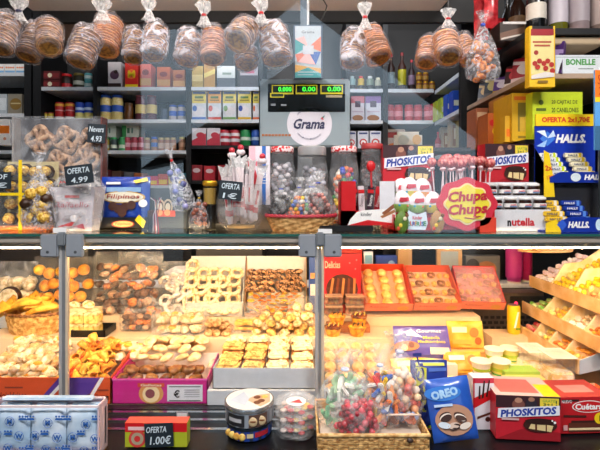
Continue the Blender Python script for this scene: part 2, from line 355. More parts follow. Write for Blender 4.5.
for k,px in enumerate((60,70)): can('drink_can','tall red can with white base on second shelf, '+nth(k,2),'can',.062,.118,mat('#b8141c'),mat('#cc4040'),((px-300)*3.07/F,3.07,zz),'tall red cans',bands((mat('#e8b030'),.78,.92),(mat('#e8e0e0'),.02,.16),(mat('#e0a0a0'),.5,.56)))
for k,px in enumerate((80,89)): can('drink_can','tall blue can with yellow fruit picture, '+nth(k,2),'can',.062,.118,mat('#1a48b8'),mat('#5a80d0'),((px-300)*3.07/F,3.07,zz),'tall blue cans',bands((mat('#d8d070'),.05,.4),(mat('#c0d8f4'),.55,.7)))
# bay C
zz=SH[(97,0)]
pcar('biscuit_carton','tall white and dark brown carton on the top back shelf','carton',108,121,62,zz,Yf,.1,mat('#c9c2c4'),lambda d:(d.rect(0,0,1,.18,darkbrown),d.circ(.5,.5,.35,mat('#5a3a50')),d.circ(.6,.62,.15,darkbrown)))
def mdeco(d): d.rect(0,0,1,.14,yellow); d.ell(.5,.55,.35,.2,mat('#f07030')); d.txt('M',.5,.55,.3,yellow,.03)
pcar('biscuit_carton','bright red carton with yellow letter M on top back shelf','carton',125,138,63,zz,Yf,.1,mat('#d42418'),mdeco)
for i,(a,c) in enumerate(((140,151),(157,170),(173,185))):
    pcar('biscuit_carton',['salmon pink carton next to the bright red carton','orange carton with picture, second from bay edge on top shelf','orange and dark carton beside the shelf divider on top shelf'][i],'carton',a,c,64+i*3,zz,Yf,.1,mat(['#d86a5a','#c8683a','#b86a3a'][i]),lambda d:(d.rect(0,.1,1,.4,mat('#d8a060')),d.ell(.5,.65,.3,.12,mat('#8a3020'))))
zz=SH[(97,1)]
j=jar('bean_jar','tall yellow bean jar with blue lid and blue label','jar',.078,.178,ramp2('#d8b850','#e8d8a0',140,.3),mat('#2050b0'),mat('#2a58b8'),(0,0,0),'tall yellow bean jars with blue lids',lidh=.1,lab=(.34,.6)); row(j,[106,117.5],3.08,zz)
j=jar('spice_jar','amber brown jar between bean jars and dark red jars','jar',.06,.125,mat('#6a3c10',.3),mat('#5a3a18'),None,(0,0,0)); row(j,[129],3.08,zz)
j=jar('fruit_jar','tall dark red fruit jar with a cream label','jar',.076,.178,mat('#5a2430',.25),mat('#7a3038'),mat('#d8c070'),(0,0,0),'tall dark red fruit jars',lidh=.08,lab=(.28,.62)); row(j,[141,151.5],3.08,zz)
j=jar('small_jar','small dark blue jar left of the blue labelled jars','jar',.045,.085,mat('#38445a'),mat('#3a4658'),None,(0,0,0)); row(j,[164],3.08,zz)
j=jar('tuna_jar','jar with blue lid, blue band and pale contents','jar',.056,.11,mat('#b8b0b4'),mat('#3058b0'),mat('#2f60c0'),(0,0,0),'jars with blue band',lidh=.12,lab=(.3,.62)); row(j,[173,181.5],3.08,zz)
zz=SH[(97,2)]
for i,(a,c,l) in enumerate(((100,116,'green and white tea box, left of two above the spice jars'),(122,139,'pale green tea box, right of two above the spice jars'))):
    pcar('tea_box',l,'box',a,c,124,zz+.105,3.12,.12,mat('#dfeadf') ,lambda d:(d.rect(0,0,.25,1,mat('#3fa858')),d.rect(.3,.3,.45,.7,mat('#4a7a60')),d.rect(.55,.3,.65,.7,mat('#6a9a90'))))
    pcar('tea_box',['plain green tea box under the green and white one','plain grey green tea box under the pale green one'][i],'box',a,c,138,zz,3.12,.12,mat('#58806a') ,None)
for px,colr in ((106,'#c8a83a'),(114,'#3a4848'),(122,'#3f9a5a')):
    j=jar('spice_jar',{106:'small yellow spice jar with green lid, leftmost of its row',114:'small dark spice jar with green lid',122:'small green spice jar beside the red ones'}[px],'jar',.044,.095,mat(colr),mat('#2f9a50'),mat('#d8e0c8'),(0,0,0),lab=(.2,.45)); row(j,[px],3.06,zz)
j=jar('spice_jar','small red spice jar with pale label under the tea boxes','jar',.046,.098,mat('#a83a48'),mat('#b04858'),mat('#d8a0a8'),(0,0,0),'small red spice jars',lab=(.3,.6)); row(j,[127.5,134.5,141],3.08,zz)
j=jar('spice_jar','small brown spice jar with tan lid','jar',.044,.095,mat('#a06a48'),mat('#b8a060'),mat('#c8a890'),(0,0,0),'small brown spice jars',lab=(.2,.6)); row(j,[147,161,167,173],3.08,zz)
j=jar('spice_jar','small brown spice jar with a blue lid','jar',.044,.1,mat('#a87858'),mat('#2f58b8'),mat('#4a70b8'),(0,0,0),lab=(.3,.6)); row(j,[154.5],3.08,zz)
j=jar('spice_jar','small brown spice jar with a yellow lid by the divider','jar',.044,.1,mat('#a87858'),mat('#d8c850'),mat('#d8a888'),(0,0,0),lab=(.3,.6)); row(j,[182],3.08,zz)
zz=SH[(97,3)]
for i,(a,c,t,col,l) in enumerate(((146,158,176,'#d83a5a','pink and yellow sweet box on low back shelf'),(158,168,174,'#c84a2a','red snack box, second on low back shelf'),(168,177,171,'#8a7a28','olive snack box on low back shelf'),(177,187,173,'#4a90a8','blue snack box on low back shelf by divider'))):
    pcar('snack_box',l,'box',a,c,t,zz,Yf,.1,mat(col),lambda d:d.rect(.1,.1,.9,.5,yellow))
for i,a in enumerate((101,112,124,134)):
    pcar('snack_box',['dark red snack box at left of the low back shelf','brown snack box beside dark red one, low back shelf','grey snack box in the middle of low back shelf','orange snack box near middle of low back shelf'][i],'box',a,a+9,170+i,zz,Yf,.1,mat(['#6a2024','#5a3a28','#585c60','#b06028'][i]),lambda d:d.rect(.1,.2,.9,.5,mat('#9a8060')))
# bay D
zz=SH[(191,0)]
for i,(a,c,t,col,l) in enumerate(((192,203,66,'#b89a48','yellow pack at left of the shelf above the milk cartons'),(204,215,64,'#c09040','golden pack with stripe above the milk cartons'),(217,235,66,'#5a6068','white topped dark box above the milk cartons'),(240,258,67,'#3a3038','dark box with pink logo above the milk cartons'))):
    f=[lambda d:d.rect(0,.3,1,.6,mat('#e0c880')),lambda d:(d.poly([(0,.4),(1,.6),(1,.8),(0,.6)],mat('#e8d070'))),lambda d:(d.rect(0,.45,1,1,mat('#d8dcd8')),d.rect(.3,.6,.8,.7,mat('#90a090'))),lambda d:(d.rect(0,.6,1,1,mat('#b0a8b0')),d.rect(.3,.7,.8,.85,mat('#c85070')))][i]
    pcar('food_pack',l,'package',a,c,t,zz,Yf,.12,mat(col),f)
zz=SH[(191,1)]
ac=['#3a6ab8','#d05a50','#7aa060','#2a50a8','#e06a30']
for i,(a,c) in enumerate(((192,206),(208,221),(223,236),(238,251),(253,259))):
    A=mat(ac[i])
    def cf(d,A=A,i=i):
        d.rect(0,.58,1,1,mat('#e0cc58') if i!=1 else mat('#e8a850')); d.rect(.05,.9,.95,.98,mat('#4a6090')); d.ell(.5,.3,.4,.17,mat('#e6e2e4')); d.rect(0,0,1,.1,A if i!=3 else mat('#d8a820')); d.ell(.2,.4,.16,.1,A); d.rect(.2,.74,.8,.82,mat('#5a7a40'))
        d.rect(.15,.66,.85,.7,mat('#8a7a30'))
    pcar('milk_carton',['white and yellow carton with blue base, first in the row of five','carton with orange top and red base','white and yellow carton with green base','white and yellow carton with golden base','carton with orange base half behind the scale'][i],'carton',a,c,91,zz,Yf,.08,mat('#d9dcdf'),cf,'carton row on second shelf')
zz=SH[(191,2)]
rw=lambda d:(d.poly([(0,0),(1,0),(1,.7),(0,.3)],mat('#c83248')),d.ell(.6,.6,.3,.16,mat('#c83248')))
for i,(a,c) in enumerate(((192,206),(207,220))): pcar('flour_box','red and white box under the milk cartons, '+nth(i,2),'box',a,c,128,zz,Yf,.1,mat('#e0dce0'),rw,'red and white boxes')
for i,px in enumerate((225,235)): can('food_can','red and white can beside the green can, '+nth(i,2),'can',.07,.112,mat('#c02838'),steel,((px-300)*3.07/F,3.07,zz),'red and white cans',bands((mat('#e0d8dc'),.25,.45),(mat('#e0d8dc'),.62,.8)))
can('food_can','green can with a white ring, third shelf','can',.072,.112,mat('#1f8a48'),steel,((245.5-300)*3.07/F,3.07,zz),None,band(mat('#d0e0d0'),.35,.55))
can('food_can','blue can half hidden by the scale','can',.065,.112,mat('#2a58b0'),steel,((256-300)*3.07/F,3.07,zz),None,band(mat('#b0c8e0'),.35,.55))
zz=SH[(191,3)]
for i,a in enumerate((191,204,218,232)): pcar('red_carton',['small red carton nearest the divider on lowest back shelf','red carton with white oval on lowest back shelf','red carton third from divider on lowest back shelf','dark red carton behind the glass bowl'][i],'carton',a,a+11,165+i%2,zz,Yf,.1,mat(['#a01c28','#c02030','#b01c28','#701820'][i]),lambda d:d.ell(.5,.65,.35,.15,mat('#e0c8c8')))
# behind the scale (mostly hidden) and right of it
zz=SH[(350,0)]
for i,(px,w,h,col,l) in enumerate(((342,.045,.08,'#d88070','pink topped bottle beside the scale on top shelf'),(352,.05,.1,'#a8c8c8','pale turquoise bottle on top shelf'),(361,.045,.1,'#d8b850','yellow bottle on top shelf'),(370,.05,.1,'#8a9a88','grey green bottle on top shelf'),(378,.045,.09,'#b8b8a0','cream capped bottle on top shelf'))):
    j=jar('bottle',l,'bottle',w,h,mat(col),mat(['#d86048','#c0d0d0','#c84030','#d8d8d8','#e8e0c0'][i]),mat('#4a4a48'),(0,0,0),lab=(.1,.35),neck=.6); row(j,[px],3.06,zz)
zz=SH[(350,1)]
def pk(A): return lambda d:(d.rect(0,.72,1,1,mat(A)),d.rect(.3,.55,.7,.8,mat('#5a5060')),d.ell(.5,.12,.4,.12,mat('#a07050')),d.rect(.1,.35,.9,.4,mat('#c0b0c0')))
pcar('rice_pack','pale pack with pink top beside the scale','package',351,364.5,96,zz,Yf,.08,mat('#d6d2da'),pk('#c8707c'))
pcar('rice_pack','pale pack with purple top beside the red jars','package',365.5,381,96,zz,Yf,.08,mat('#cfd0da'),pk('#8a6aa8'))
zz=SH[(350,2)]
for i,(a,c) in enumerate(((347,356),(358,368.5),(370,381))): pcar('sugar_carton','white carton with a red ring logo, '+nth(i,3),'carton',a,c,131,zz,Yf,.1,mat('#e4e4ea'),lambda d:(d.circ(.5,.35,.36,red),d.circ(.5,.35,.24,white),d.circ(.5,.3,.12,red),d.rect(.1,.82,.9,.92,mat('#3a4a80'))),'white cartons with red ring')
# right bay, top: bottles
zz=SH[(388,0)]
def bottle(name,label,w,h,body,cap,lab,px,Y,z,group=None,labz=(.2,.5),neck=.32,shoulder=.62,capc=.08):
    r=w/2; t=thing(name,label,'bottle',((px-300)*Y/F,Y,z),0,group)
    MB().lathe([(r*.9,0),(r,h*.02),(r,h*shoulder),(r*neck*1.3,h*(shoulder+.14)),(r*neck,h*(shoulder+.2)),(r*neck,h*(1-capc))],body,seg=14).build('body',t)
    MB().lathe([(r*neck*1.15,h*(1-capc)),(r*neck*1.15,h)],cap,seg=12).build('cap',t)
    if lab: MB().lathe([(r*1.02,h*labz[0]),(r*1.02,h*labz[1])],lab,seg=14,cap=False).build('paper_label',t)
    return t
bottle('sauce_bottle','dark sauce bottle with red cap, leftmost under the biscuit bags',.055,.26,darkbrown,red,mat('#7a8a90'),391,3.08,zz)
bottle('sauce_bottle','sauce bottle with dark red cap and bright yellow label',.058,.27,mat('#3a1a10'),mat('#8a1a20'),mat('#b8b020'),402,3.08,zz,labz=(.15,.55))
bottle('sauce_bottle','slim dark bottle with red cap beside the amber jars',.045,.22,mat('#2a1416'),mat('#b82030'),mat('#8a7088'),411.5,3.08,zz)
j=jar('honey_jar','little amber jar with golden lid under the biscuit bags','jar',.042,.062,mat('#8a4c18'),gold,mat('#b88a30'),(0,0,0),'little amber jars',lab=(.2,.6)); row(j,[419,425.5,432],3.06,zz)
for k,px in enumerate((419,425.5)): r_=dup(j,((px-300)*3.06/F,3.06,zz+.0625)); r_['label']='little amber jar stacked on another little amber jar, '+nth(k,2); r_['group']='stacked little amber jars'
zz=SH[(388,1)]
j=jar('tomato_jar','red tomato jar with red lid and light label','jar',.062,.118,mat('#b03038'),mat('#a83040'),mat('#d08088'),(0,0,0),'red tomato jars',lab=(.3,.62),lidh=.14); row(j,[390,398.5,409,418,428],3.08,zz)
j2=dup(j,((435.5-300)*3.02/F,3.04,zz)); j2['label']='red tomato jar at the right end of its row, beside the yellow boxes'
zf=Z3(124)+.012
for i,(px,col,l,wd,h) in enumerate(((440,'#b8c83a','yellow green pack beside the last tomato jar',.03,.14),(445,'#a8c040','lime green pack on the side shelf',.03,.15),(451,'#2a5ac0','blue pack on the side shelf nearer the back',.035,.16),(457,'#1a48b0','blue pack on the side shelf nearer the front',.04,.175))):
    Y=2.93-.1*i; pcar('snack_pack',l,'package',px-4,px+4,0,zf,Y,.07,mat(col),lambda d:(d.rect(.1,.3,.9,.55,mat('#d0d8c0'))))
    o=bpy.context.scene.objects[-1]
# fix heights of those four packs
for o in [o for o in C.objects if o.name.startswith('snack_pack')]: 
    h=max(v.co.z for v in o.data.vertices); o.scale.z=.13/h
zz=SH[(388,2)]
pcar('noodle_box','box with red top and orange bowl picture behind the counter goods','box',386,405,129,zz,3.05,.1,mat('#b8a8a0'),lambda d:(d.rect(.1,.6,.9,.85,mat('#a02c28')),d.ell(.4,.2,.3,.16,mat('#d87838'))))
zf=Z3(158)+.012
for i,(px,Y,w_,l) in enumerate(((447,2.95,9,'cream and orange pasta carton, deepest on the side shelf'),(456,2.8,9,'tall cream pasta carton, second on the side shelf'),(465,2.66,9,'yellow pasta carton in front of the tall cream one'),(470,2.56,10,'olive yellow pasta carton at the near end of side shelf'))):
    z1=.19 if i!=1 else .23
    X=(px-300)*Y/F; carton('pasta_carton',l,'carton',X-.035,X+.035,zf,zf+z1,Y,.06,mat(['#b8a888','#b8a078','#a89860','#a8955a'][i]),lambda d:(d.rect(.2,.2,.8,.8,mat('#98683a')),d.rect(.3,.4,.7,.7,mat('#d8c8a0'))))
bottle('sauce_bottle','short red sauce bottle beside the pasta cartons',.04,.16,mat('#a02830'),red,mat('#c08890'),438,2.97,zf)
# ---- right-hand dark shelves ----------------------------------------------
def choc(name,label,X,Y,z,w,h,cols,rz=-.9,lean=0):
    mb=MB().box(-w/2,0,0,w/2,.02,h,mat(cols[0],.3),0); d=D(mb,w,h,0)
    d.ell(.5,.6,.35,.22,mat(cols[1],.3)); d.rect(0,.1,1,.3,mat(cols[2],.3)); d.poly([(0,.8),(1,.6),(1,.72),(0,.92)],mat(cols[1],.3))
    return tag(mb.build(name,loc=(X,Y,z),rot=(-.25,0,rz)),label,'chocolate bar')
for i,(X,Y,c,w,h,l) in enumerate(((.97,2.36,('#2a1a14','#c89840','#6a5030'),.09,.12,'brown and gold chocolate bar, farthest on the wooden shelf'),(.97,2.27,('#101418','#b8a868','#4a4038'),.1,.13,'black chocolate bar with gold mark on the wooden shelf'),(.98,2.17,('#5a3a88','#d8d0e0','#c8a830'),.11,.1,'low purple and white chocolate bar on the wooden shelf'),(.99,2.06,('#3a1a1a','#c83840','#e8e0d8'),.12,.13,'dark brown chocolate bar with red wave'),(.99,1.97,('#a01828','#e8dcd8','#d8c0c0'),.14,.14,'red chocolate bar with white oval on the wooden shelf'),(1.0,1.87,('#b02030','#e8e4e4','#5a1a20'),.12,.12,'crimson chocolate bar with pale swirl'),(1.0,1.81,('#4a2a68','#a890c0','#2a1a14'),.1,.14,'violet and brown chocolate bar nearest the cracker box'))):
    choc('chocolate_bar',l,X+.02,Y,zA+.001,w,h,c)
Yn=1.775
def crk(d):
    d.rect(.1,.9,.93,1,black); d.poly([(.05,.78),(.95,.85),(.95,.95),(.05,.95)],mat('#9a1820')); d.rect(.05,.2,.95,.84,mat('#e6d690')); d.rect(.12,.72,.85,.75,mat('#b05038')); d.rect(.18,.66,.8,.69,mat('#b05038'))
    d.circ(.25,.56,.09,mat('#a02820'))
    for u,v in ((.2,.38),(.38,.42),(.55,.38),(.7,.42),(.85,.36),(.62,.3),(.88,.26),(.3,.32)): d.circ(u,v,.1,mat('#b02820'))
    d.poly([(.05,.18),(.6,.24),(.95,.22),(.95,.16),(.05,.12)],mat('#e0d8d0')); d.rect(.3,.06,.7,.1,mat('#8a6a20'))
zc=ZC+(HY-87)*1.745/F
pcar('cracker_box','tall yellow cracker box with red berries hanging before the wooden shelf','box',529.5,555,26,zc,1.74,.035,mat('#f0c01c'),crk)
def bon(d): d.txt('BONELLE',.5,.62,.34,green,.04,wu=.58); d.rect(.45,.22,.75,.28,mat('#8a9890')); d.rect(0,.86,1,.9,mat('#b0b8b8'))
pcar('white_box','white box with green lettering on the wooden shelf','box',555.5,606,55,zA+.0,Yn+.005,.3,mat('#dfe4e8'),bon)
tag(MB().box(0,0,0,.22,.25,.03,mat('#c0a888'),.003).build('flat_carton',loc=(1.03,1.80,zA+.125)),'flat tan carton lying on top of the white box','carton')
mb=MB(); 
for k in range(5): mb.ell((.02+.04*k,.02*(k%2),.02+.004*(k%2)),(.034,.04,.022),mat(['#c87a28','#8a4418','#d89838','#6a3014','#b86a20'][k],.4),10,6,k,2)
tag(mb.build('pastry_bag',loc=(1.06,1.83,zA+.155)),'bag of brown pastries lying on the flat tan carton','bag')
def can_(d):
    pass
    d.txt('20 CAJITAS DE',.64,.78,.1,mat('#4a5a10'),.02,wu=.52); d.txt('20 CANELONES',.65,.62,.1,mat('#4a5a10'),.02,wu=.54); d.circ(.17,.78,.05,mat('#5a6a10')); d.rect(.07,.6,.27,.66,mat('#5a6a10')); d.rect(.05,.35,.4,.38,mat('#8a9a18')); d.rect(.1,.2,.5,.25,mat('#8a9a18'))
pcar('canelones_box','lime yellow pasta box with small print','box',532.5,582.5,92,zD,Yn+.05,.2,mat('#c6d820'),can_)
def win(d): d.rect(.3,.2,.85,.8,mat('#7a6a20')); d.rect(.4,.2,.8,.5,mat('#c8a030')); d.rect(.3,.06,.7,.11,mat('#8a7018')); d.rect(.1,.85,.9,.93,mat('#d86a1a'))
pcar('window_box','yellow box with a cut-out window beside the lime box','box',512,531.5,93,zD,1.88,.18,mat('#d8a814'),win)
pcar('orange_box','orange and yellow box left of the window box','box',503,511,95,zD,1.98,.15,mat('#b87838'),lambda d:(d.rect(.2,.3,.8,.7,mat('#a8381c'))))
pcar('orange_box','orange box with round cake picture on dark side shelf','box',488,502,113,zD,2.06,.12,mat('#c86a28'),lambda d:(d.circ(.6,.45,.3,yellow),d.ell(.3,.7,.2,.1,red)))
pcar('orange_box','small brown orange box farthest on dark side shelf','box',476,488,108,zD,2.2,.12,mat('#a8603a'),lambda d:(d.circ(.5,.4,.25,mat('#d84a30')),d.rect(.1,.7,.9,.9,mat('#d8b890'))))
pcar('yellow_box','slim yellow box standing before the window box','box',505,512,116,zD,1.9,.05,mat('#e0b020'),lambda d:d.rect(.2,.2,.8,.5,orange))
# upright card stand at the far right edge
def std(d): d.rect(0,.66,1,1,orange); d.rect(0,.6,1,.66,yellow); d.txt('SKI',.5,.88,.12,mat('#b83a18'),wu=.7); d.txt('20',.5,.74,.1,mat('#b83a18'),wu=.6); d.rect(0,0,1,.3,mat('#3a6a90'))
cs_=pcar('card_stand','blue and orange card stand at the right edge above the mints','stand',595,612,70,ZC+(HY-150)*1.6/F,1.6,.008,mat('#5aa0e0'),std)
MB().box(-.012,.008,ZT-cs_.location.z,.012,.012,.02,steel).box(-.03,-.01,ZT-cs_.location.z,.03,.03,ZT-cs_.location.z+.004,steel).build('foot',cs_)
# bottles on the top dark shelf
def wine(px,Y,w,h,body,lab,label,l0=.18,l1=.5): return bottle('wine_bottle',label,w,h,body,black,lab,px,Y,zB,labz=(l0,l1),shoulder=.66)
wine(536,1.86,.078,.3,mat('#0e0f10',.2),mat('#c8c0b4'),'black wine bottle with square white label on top dark shelf',.2,.42)
wine(558,1.87,.075,.3,mat('#5a5a14',.2),mat('#b8b0b8'),'green wine bottle with lilac label on top dark shelf',.16,.6)
wine(579,1.85,.078,.3,mat('#8a7a7c',.2),mat('#9a8f94'),'pale rosé wine bottle with black foot on top dark shelf',.15,.7)
wine(601,1.84,.08,.3,mat('#7a6a62',.2),mat('#a08f88'),'brownish wine bottle cut by the right picture edge',.1,.7)
wine(517,2.05,.07,.3,mat('#2a1810',.2),mat('#7a5a38'),'dark wine bottle with brown label behind the others')
wine(507,2.2,.07,.3,mat('#1a1410',.2),mat('#6a4a30'),'dark wine bottle deepest on the top dark shelf')
pcar('gift_box','dark brown box with pale picture strip on top dark shelf','box',500,524,22,zB,1.92,.1,mat('#2a1c14'),lambda d:(d.poly([(0,0),(1,.3),(1,.75),(0,.4)],mat('#6a4a38')),d.poly([(.05,.02),(.9,.28),(.9,.36),(.05,.12)],mat('#c8bfb4'))))
pcar('shelf_label','white label strip under the top dark shelf end','label',503,526,24,ZC+(HY-33)*1.9/F,1.775,.003,mat('#bdb8b4'))
# red crisp bags hanging before the side shelves
def crisps(px0,px1,py0,py1,Y,label,m):
    X=((px0+px1)/2-300)*Y/F; h=(py1-py0)*Y/F; w_=(px1-px0)*Y/F; z=ZC+(HY-py1)*Y/F; mb=MB(); n=10;k=8; vs=[];
    for s in (0,1):
        for i in range(n+1):
            for j in range(k+1):
                u=j/k-.5; v=i/n; t=math.sin(math.pi*v)**.5*math.cos(u*math.pi)**.6*.028 if 0<v<1 and abs(u)<.5 else 0
                t+=noise.noise(Vector((u*5,v*7,s)))*.006*(0<v<1)
                vs.append((u*w_,(-t if s==0 else t),v*h))
    q=(n+1)*(k+1)
    fs=[(i*(k+1)+j,i*(k+1)+j+1,(i+1)*(k+1)+j+1,(i+1)*(k+1)+j) for i in range(n) for j in range(k)]
    fs+=[tuple(q+a for a in f[::-1]) for f in fs]; mb.add(vs,fs,m,True)
    return tag(mb.build('crisp_bag',loc=(X,Y,z)),label,'bag')
rc=ramp2('#8a1018','#e04048',25,.25,.4,lo=.35,hi=.62)
crisps(474,488,-12,40,2.1,'red foil crisp bag hanging left of the dark gift box',rc)
crisps(484,498,-18,28,2.0,'red foil crisp bag hanging higher, nearer the dark gift box',rc)
crisps(490,505,18,52,2.15,'dark red foil crisp bag low beside the top dark shelf',ramp2('#6a0c14','#b82830',25,.25,.4))
# round cheese pack and others behind the counter goods
mb=MB().box(-.05,0,0,.05,.05,.06,mat('#d9d6c8'),.012); d=D(mb,.1,.06,-.0006); d.ell(.3,.5,.2,.3,mat('#b8c0b8')); d.ell(.78,.5,.16,.3,mat('#d8b070'))
t=mb.build('cheese_pack',loc=P(409,148,2.3),scale=(1.45,1,1.45)); tag(t,'rounded cream pack with pale print behind the first cake box','package')
tag(MB().box(-.3,0,0,.3,.2,.02,mat('#3a3a3c')).build('wall_shelf',loc=(P(409,148,2.3)[0]+.1,2.27,P(409,148,2.3)[2]-.0205)),'thin dark shelf behind the first cake box','shelf')
# ---- bags of round biscuits hanging from hooks ------------------------------
bisc=ramp2('#6a401c','#b88450',60,.55,.4); biscv=ramp2('#8a4a14','#d88c38',60,.5,.4,lo=.3,hi=.6); bface=ramp2('#6e4a1c','#a8782c',90,.6,.5); rimm=ramp2('#d8862c','#f6c878',50,.55,.3)
def biscuit_mesh(r,m):
    mb=MB().lathe([(r*.72,.0015),(r*.8,0),(r,.003),(r*1.0,.007),(r*.9,.0095),(0.001,.0095)],m,seg=20,cap=False)
    mb.lathe([(r*.74,.0012),(r*.68,.0022),(.0005,.0022)],bface,seg=20,cap=False); mb.lathe([(r*.97,.0035),(r*.86,.0004),(r*.72,.0010)],rimm,seg=20,cap=False)
    return mb
def hang_bag(px,py,wpx,hpx,tx,ty,label,Y=1.62,hi=.45,vivid=False,neck=1.0):
    """centre of the biscuit stack at (px,py); tx leans the foot towards us, ty rolls it in the picture"""
    r=wpx*Y/F/2*.88; H=hpx*Y/F*.80; x,y,z=P(px,py,Y); n=max(5,int(H/.0125))
    t=thing('biscuit_bag',label,'bag',(x,y,z),rot=(tx,ty,0),group='biscuit bags hanging over the counter')
    m=biscuit_mesh(r,biscv if vivid else bisc); proto=None
    for k in range(n):
        zz=-H/2+k*H/n; dx=random.uniform(-.003,.003); dy=random.uniform(-.003,.003)
        rot=(random.uniform(-.06,.06),random.uniform(-.06,.06),random.uniform(0,6))
        if proto is None: proto=m.build('biscuit',t,loc=(dx,dy,zz),rot=rot)
        else: dup(proto,(dx,dy,zz),rot,parent=t)
    R=r+.006; f=MB(); seg=26; prof=[(R*.55,-H/2-.012),(R*.9,-H/2-.006),(R,-H/2+.01),(R*1.01,0),(R,H/2),(R*.75,H/2+.02*neck),(R*.25,H/2+.042*neck),(.006,H/2+.05*neck)]
    vs=[];
    for i,(rr,zz) in enumerate(prof):
        for k in range(seg):
            a=2*math.pi*k/seg; q=1+.07*math.sin(k*5+i)*(.5 if i<5 else 1.8)+random.uniform(-.03,.03); vs.append((rr*q*math.cos(a),rr*q*math.sin(a),zz+random.uniform(-.002,.002)))
    f.add(vs,[(i*seg+k,i*seg+(k+1)%seg,(i+1)*seg+(k+1)%seg,(i+1)*seg+k) for i in range(len(prof)-1) for k in range(seg)],film('#eceaf4',.10,min(.7,hi*1.0),24,.22,.6),True)
    f.build('wrapper',t)
    return t
def tuft(px,py,w,h,label,Y=1.62,tie=red,cord=True):
    x,y,z=P(px,py,Y); s=Y/F; mb=MB(); seg=20; prof=[(.5,-.5),(.22,-.15),(.16,-.05),(.4,.2),(.55,.38),(.45,.5)]; vs=[]
    for i,(rr,zz) in enumerate(prof):
        for k in range(seg):
            a=2*math.pi*k/seg; q=1+.25*math.sin(k*4+i*1.3)+random.uniform(-.12,.12); vs.append((rr*q*w*s*math.cos(a),rr*q*w*s*.6*math.sin(a),zz*h*s))
    mb.add(vs,[(i*seg+k,i*seg+(k+1)%seg,(i+1)*seg+(k+1)%seg,(i+1)*seg+k) for i in range(5) for k in range(seg)],film('#ffffff',.3,.85,50,.3,.8),True)
    t=thing('hanging_knot',label,'bag knot',(x,y,z),group='knotted bag tops on the hooks'); mb.build('gathered_film',t)
    MB().lathe([(.17*w*s,-.1*h*s),(.2*w*s,-.05*h*s),(.17*w*s,0)],tie,seg=10).build('tie',t)
    if cord: MB().tube([(0,0,.1*h*s),(.001,0,.5*h*s+.02),(0,0,2.35-z)],.0022,mat('#2a2a2c',.4)).build('hook_wire',t)
HB=[(4,34,28,46,.5,.08,'biscuit bag cut by the left edge of the picture',.4,0),
(34,43,27,44,.62,-.05,'biscuit bag second from the left edge, pale round end showing',.4,0),
(49,37,28,44,.75,.38,'tilted biscuit bag third from left, brown round end facing out',.3,0),
(84,48,30,42,.45,-.14,'leaning biscuit bag at the left of the second cluster',.4,0),
(107,36,30,46,.55,.06,'front biscuit bag of the second cluster, glossy orange brown',.3,1),
(134,46,22,38,.5,.1,'smaller biscuit bag behind, between the second and third clusters',.5,0),
(155,42,26,42,.5,.05,'whitish biscuit bag hanging under the third knot',.7,0),
(188,49,27,38,.45,-.05,'whitish biscuit bag behind the vivid orange one',.7,0),
(213,46,27,42,.5,.06,'vivid orange biscuit bag left of centre',.25,1),
(242,34,31,36,.95,-.35,'tilted biscuit bag with round end facing out near the display card',.4,0),
(246,58,26,20,.6,.2,'crumpled biscuit bag under the tilted one near the display card',.7,0),
(275,45,33,44,.4,.15,'large whitish biscuit bag beside the display card',.7,0),
(353,50,26,40,.4,-.1,'whitish biscuit bag left of two, right of the display card',.7,0),
(374,46,30,42,.55,.28,'vivid tilted biscuit bag right of two, right of the display card',.25,1),
(428,53,25,34,.6,-.3,'leaning orange biscuit bag left in the right cluster',.3,1),
(447,47,29,38,.75,-.05,'front biscuit bag of the right cluster, round end showing',.3,1),
(466,50,25,34,.7,.3,'biscuit bag at the right of the right cluster',.35,1)]
for i,(px,py,w_,h_,tx,ty,l,hi,vv) in enumerate(HB): hang_bag(px,py,w_,h_,-tx*.8,-ty,l,Y=1.60+.075*((i*2)%3),hi=hi,vivid=bool(vv))
for px,py,w_,h_,l,tie in ((19,10,16,24,'white knotted bag top over the leftmost biscuit bags',mat('#2a2a50')),(102,11,17,22,'white knotted bag top over the second cluster',white),(149,10,13,20,'white knotted bag top over the third cluster',white),(204,14,13,24,'clear knotted bag top over the vivid orange bag',red),(261,12,14,24,'white knotted bag top with red tie near display card',red),(365,16,12,26,'white knotted bag top with red tie right of centre',red),(448,18,13,18,'clear knotted bag top with red tie over right cluster',red)):
    tuft(px,py,w_,h_,l,tie=tie)
# loose broken biscuits in a bag with a blue tie
def cone_bag(name,label,px,ptop,pbot,wpx,Y,items,tie,hi=.5,fan=12):
    s=Y/F; x,y,z=P(px,pbot,Y); H=(pbot-ptop)*s; w_=wpx*s/2; t=thing(name,label,'bag',(x,y,z)); seg=22; prof=[(.3,0),(.85,.04),(1,.16),(.9,.35),(.6,.55),(.2,.75),(.08,.8),(.25,.9),(.4,.98)]; vs=[]
    for i,(rr,zz) in enumerate(prof):
        for k in range(seg):
            a=2*math.pi*k/seg; q=1+.12*math.sin(k*4+i)+random.uniform(-.05,.05); vs.append((rr*q*w_*math.cos(a),rr*q*w_*.55*math.sin(a),zz*H))
    MB().add(vs,[(i*seg+k,i*seg+(k+1)%seg,(i+1)*seg+(k+1)%seg,(i+1)*seg+k) for i in range(8) for k in range(seg)],film('#f4f4fa',.06,hi,45,.15,1),True).build('wrapper',t)
    MB().lathe([(w_*.12,H*.775),(w_*.14,H*.79),(w_*.12,H*.81)],tie,seg=10).build('tie',t)
    items(t,w_,H); return t
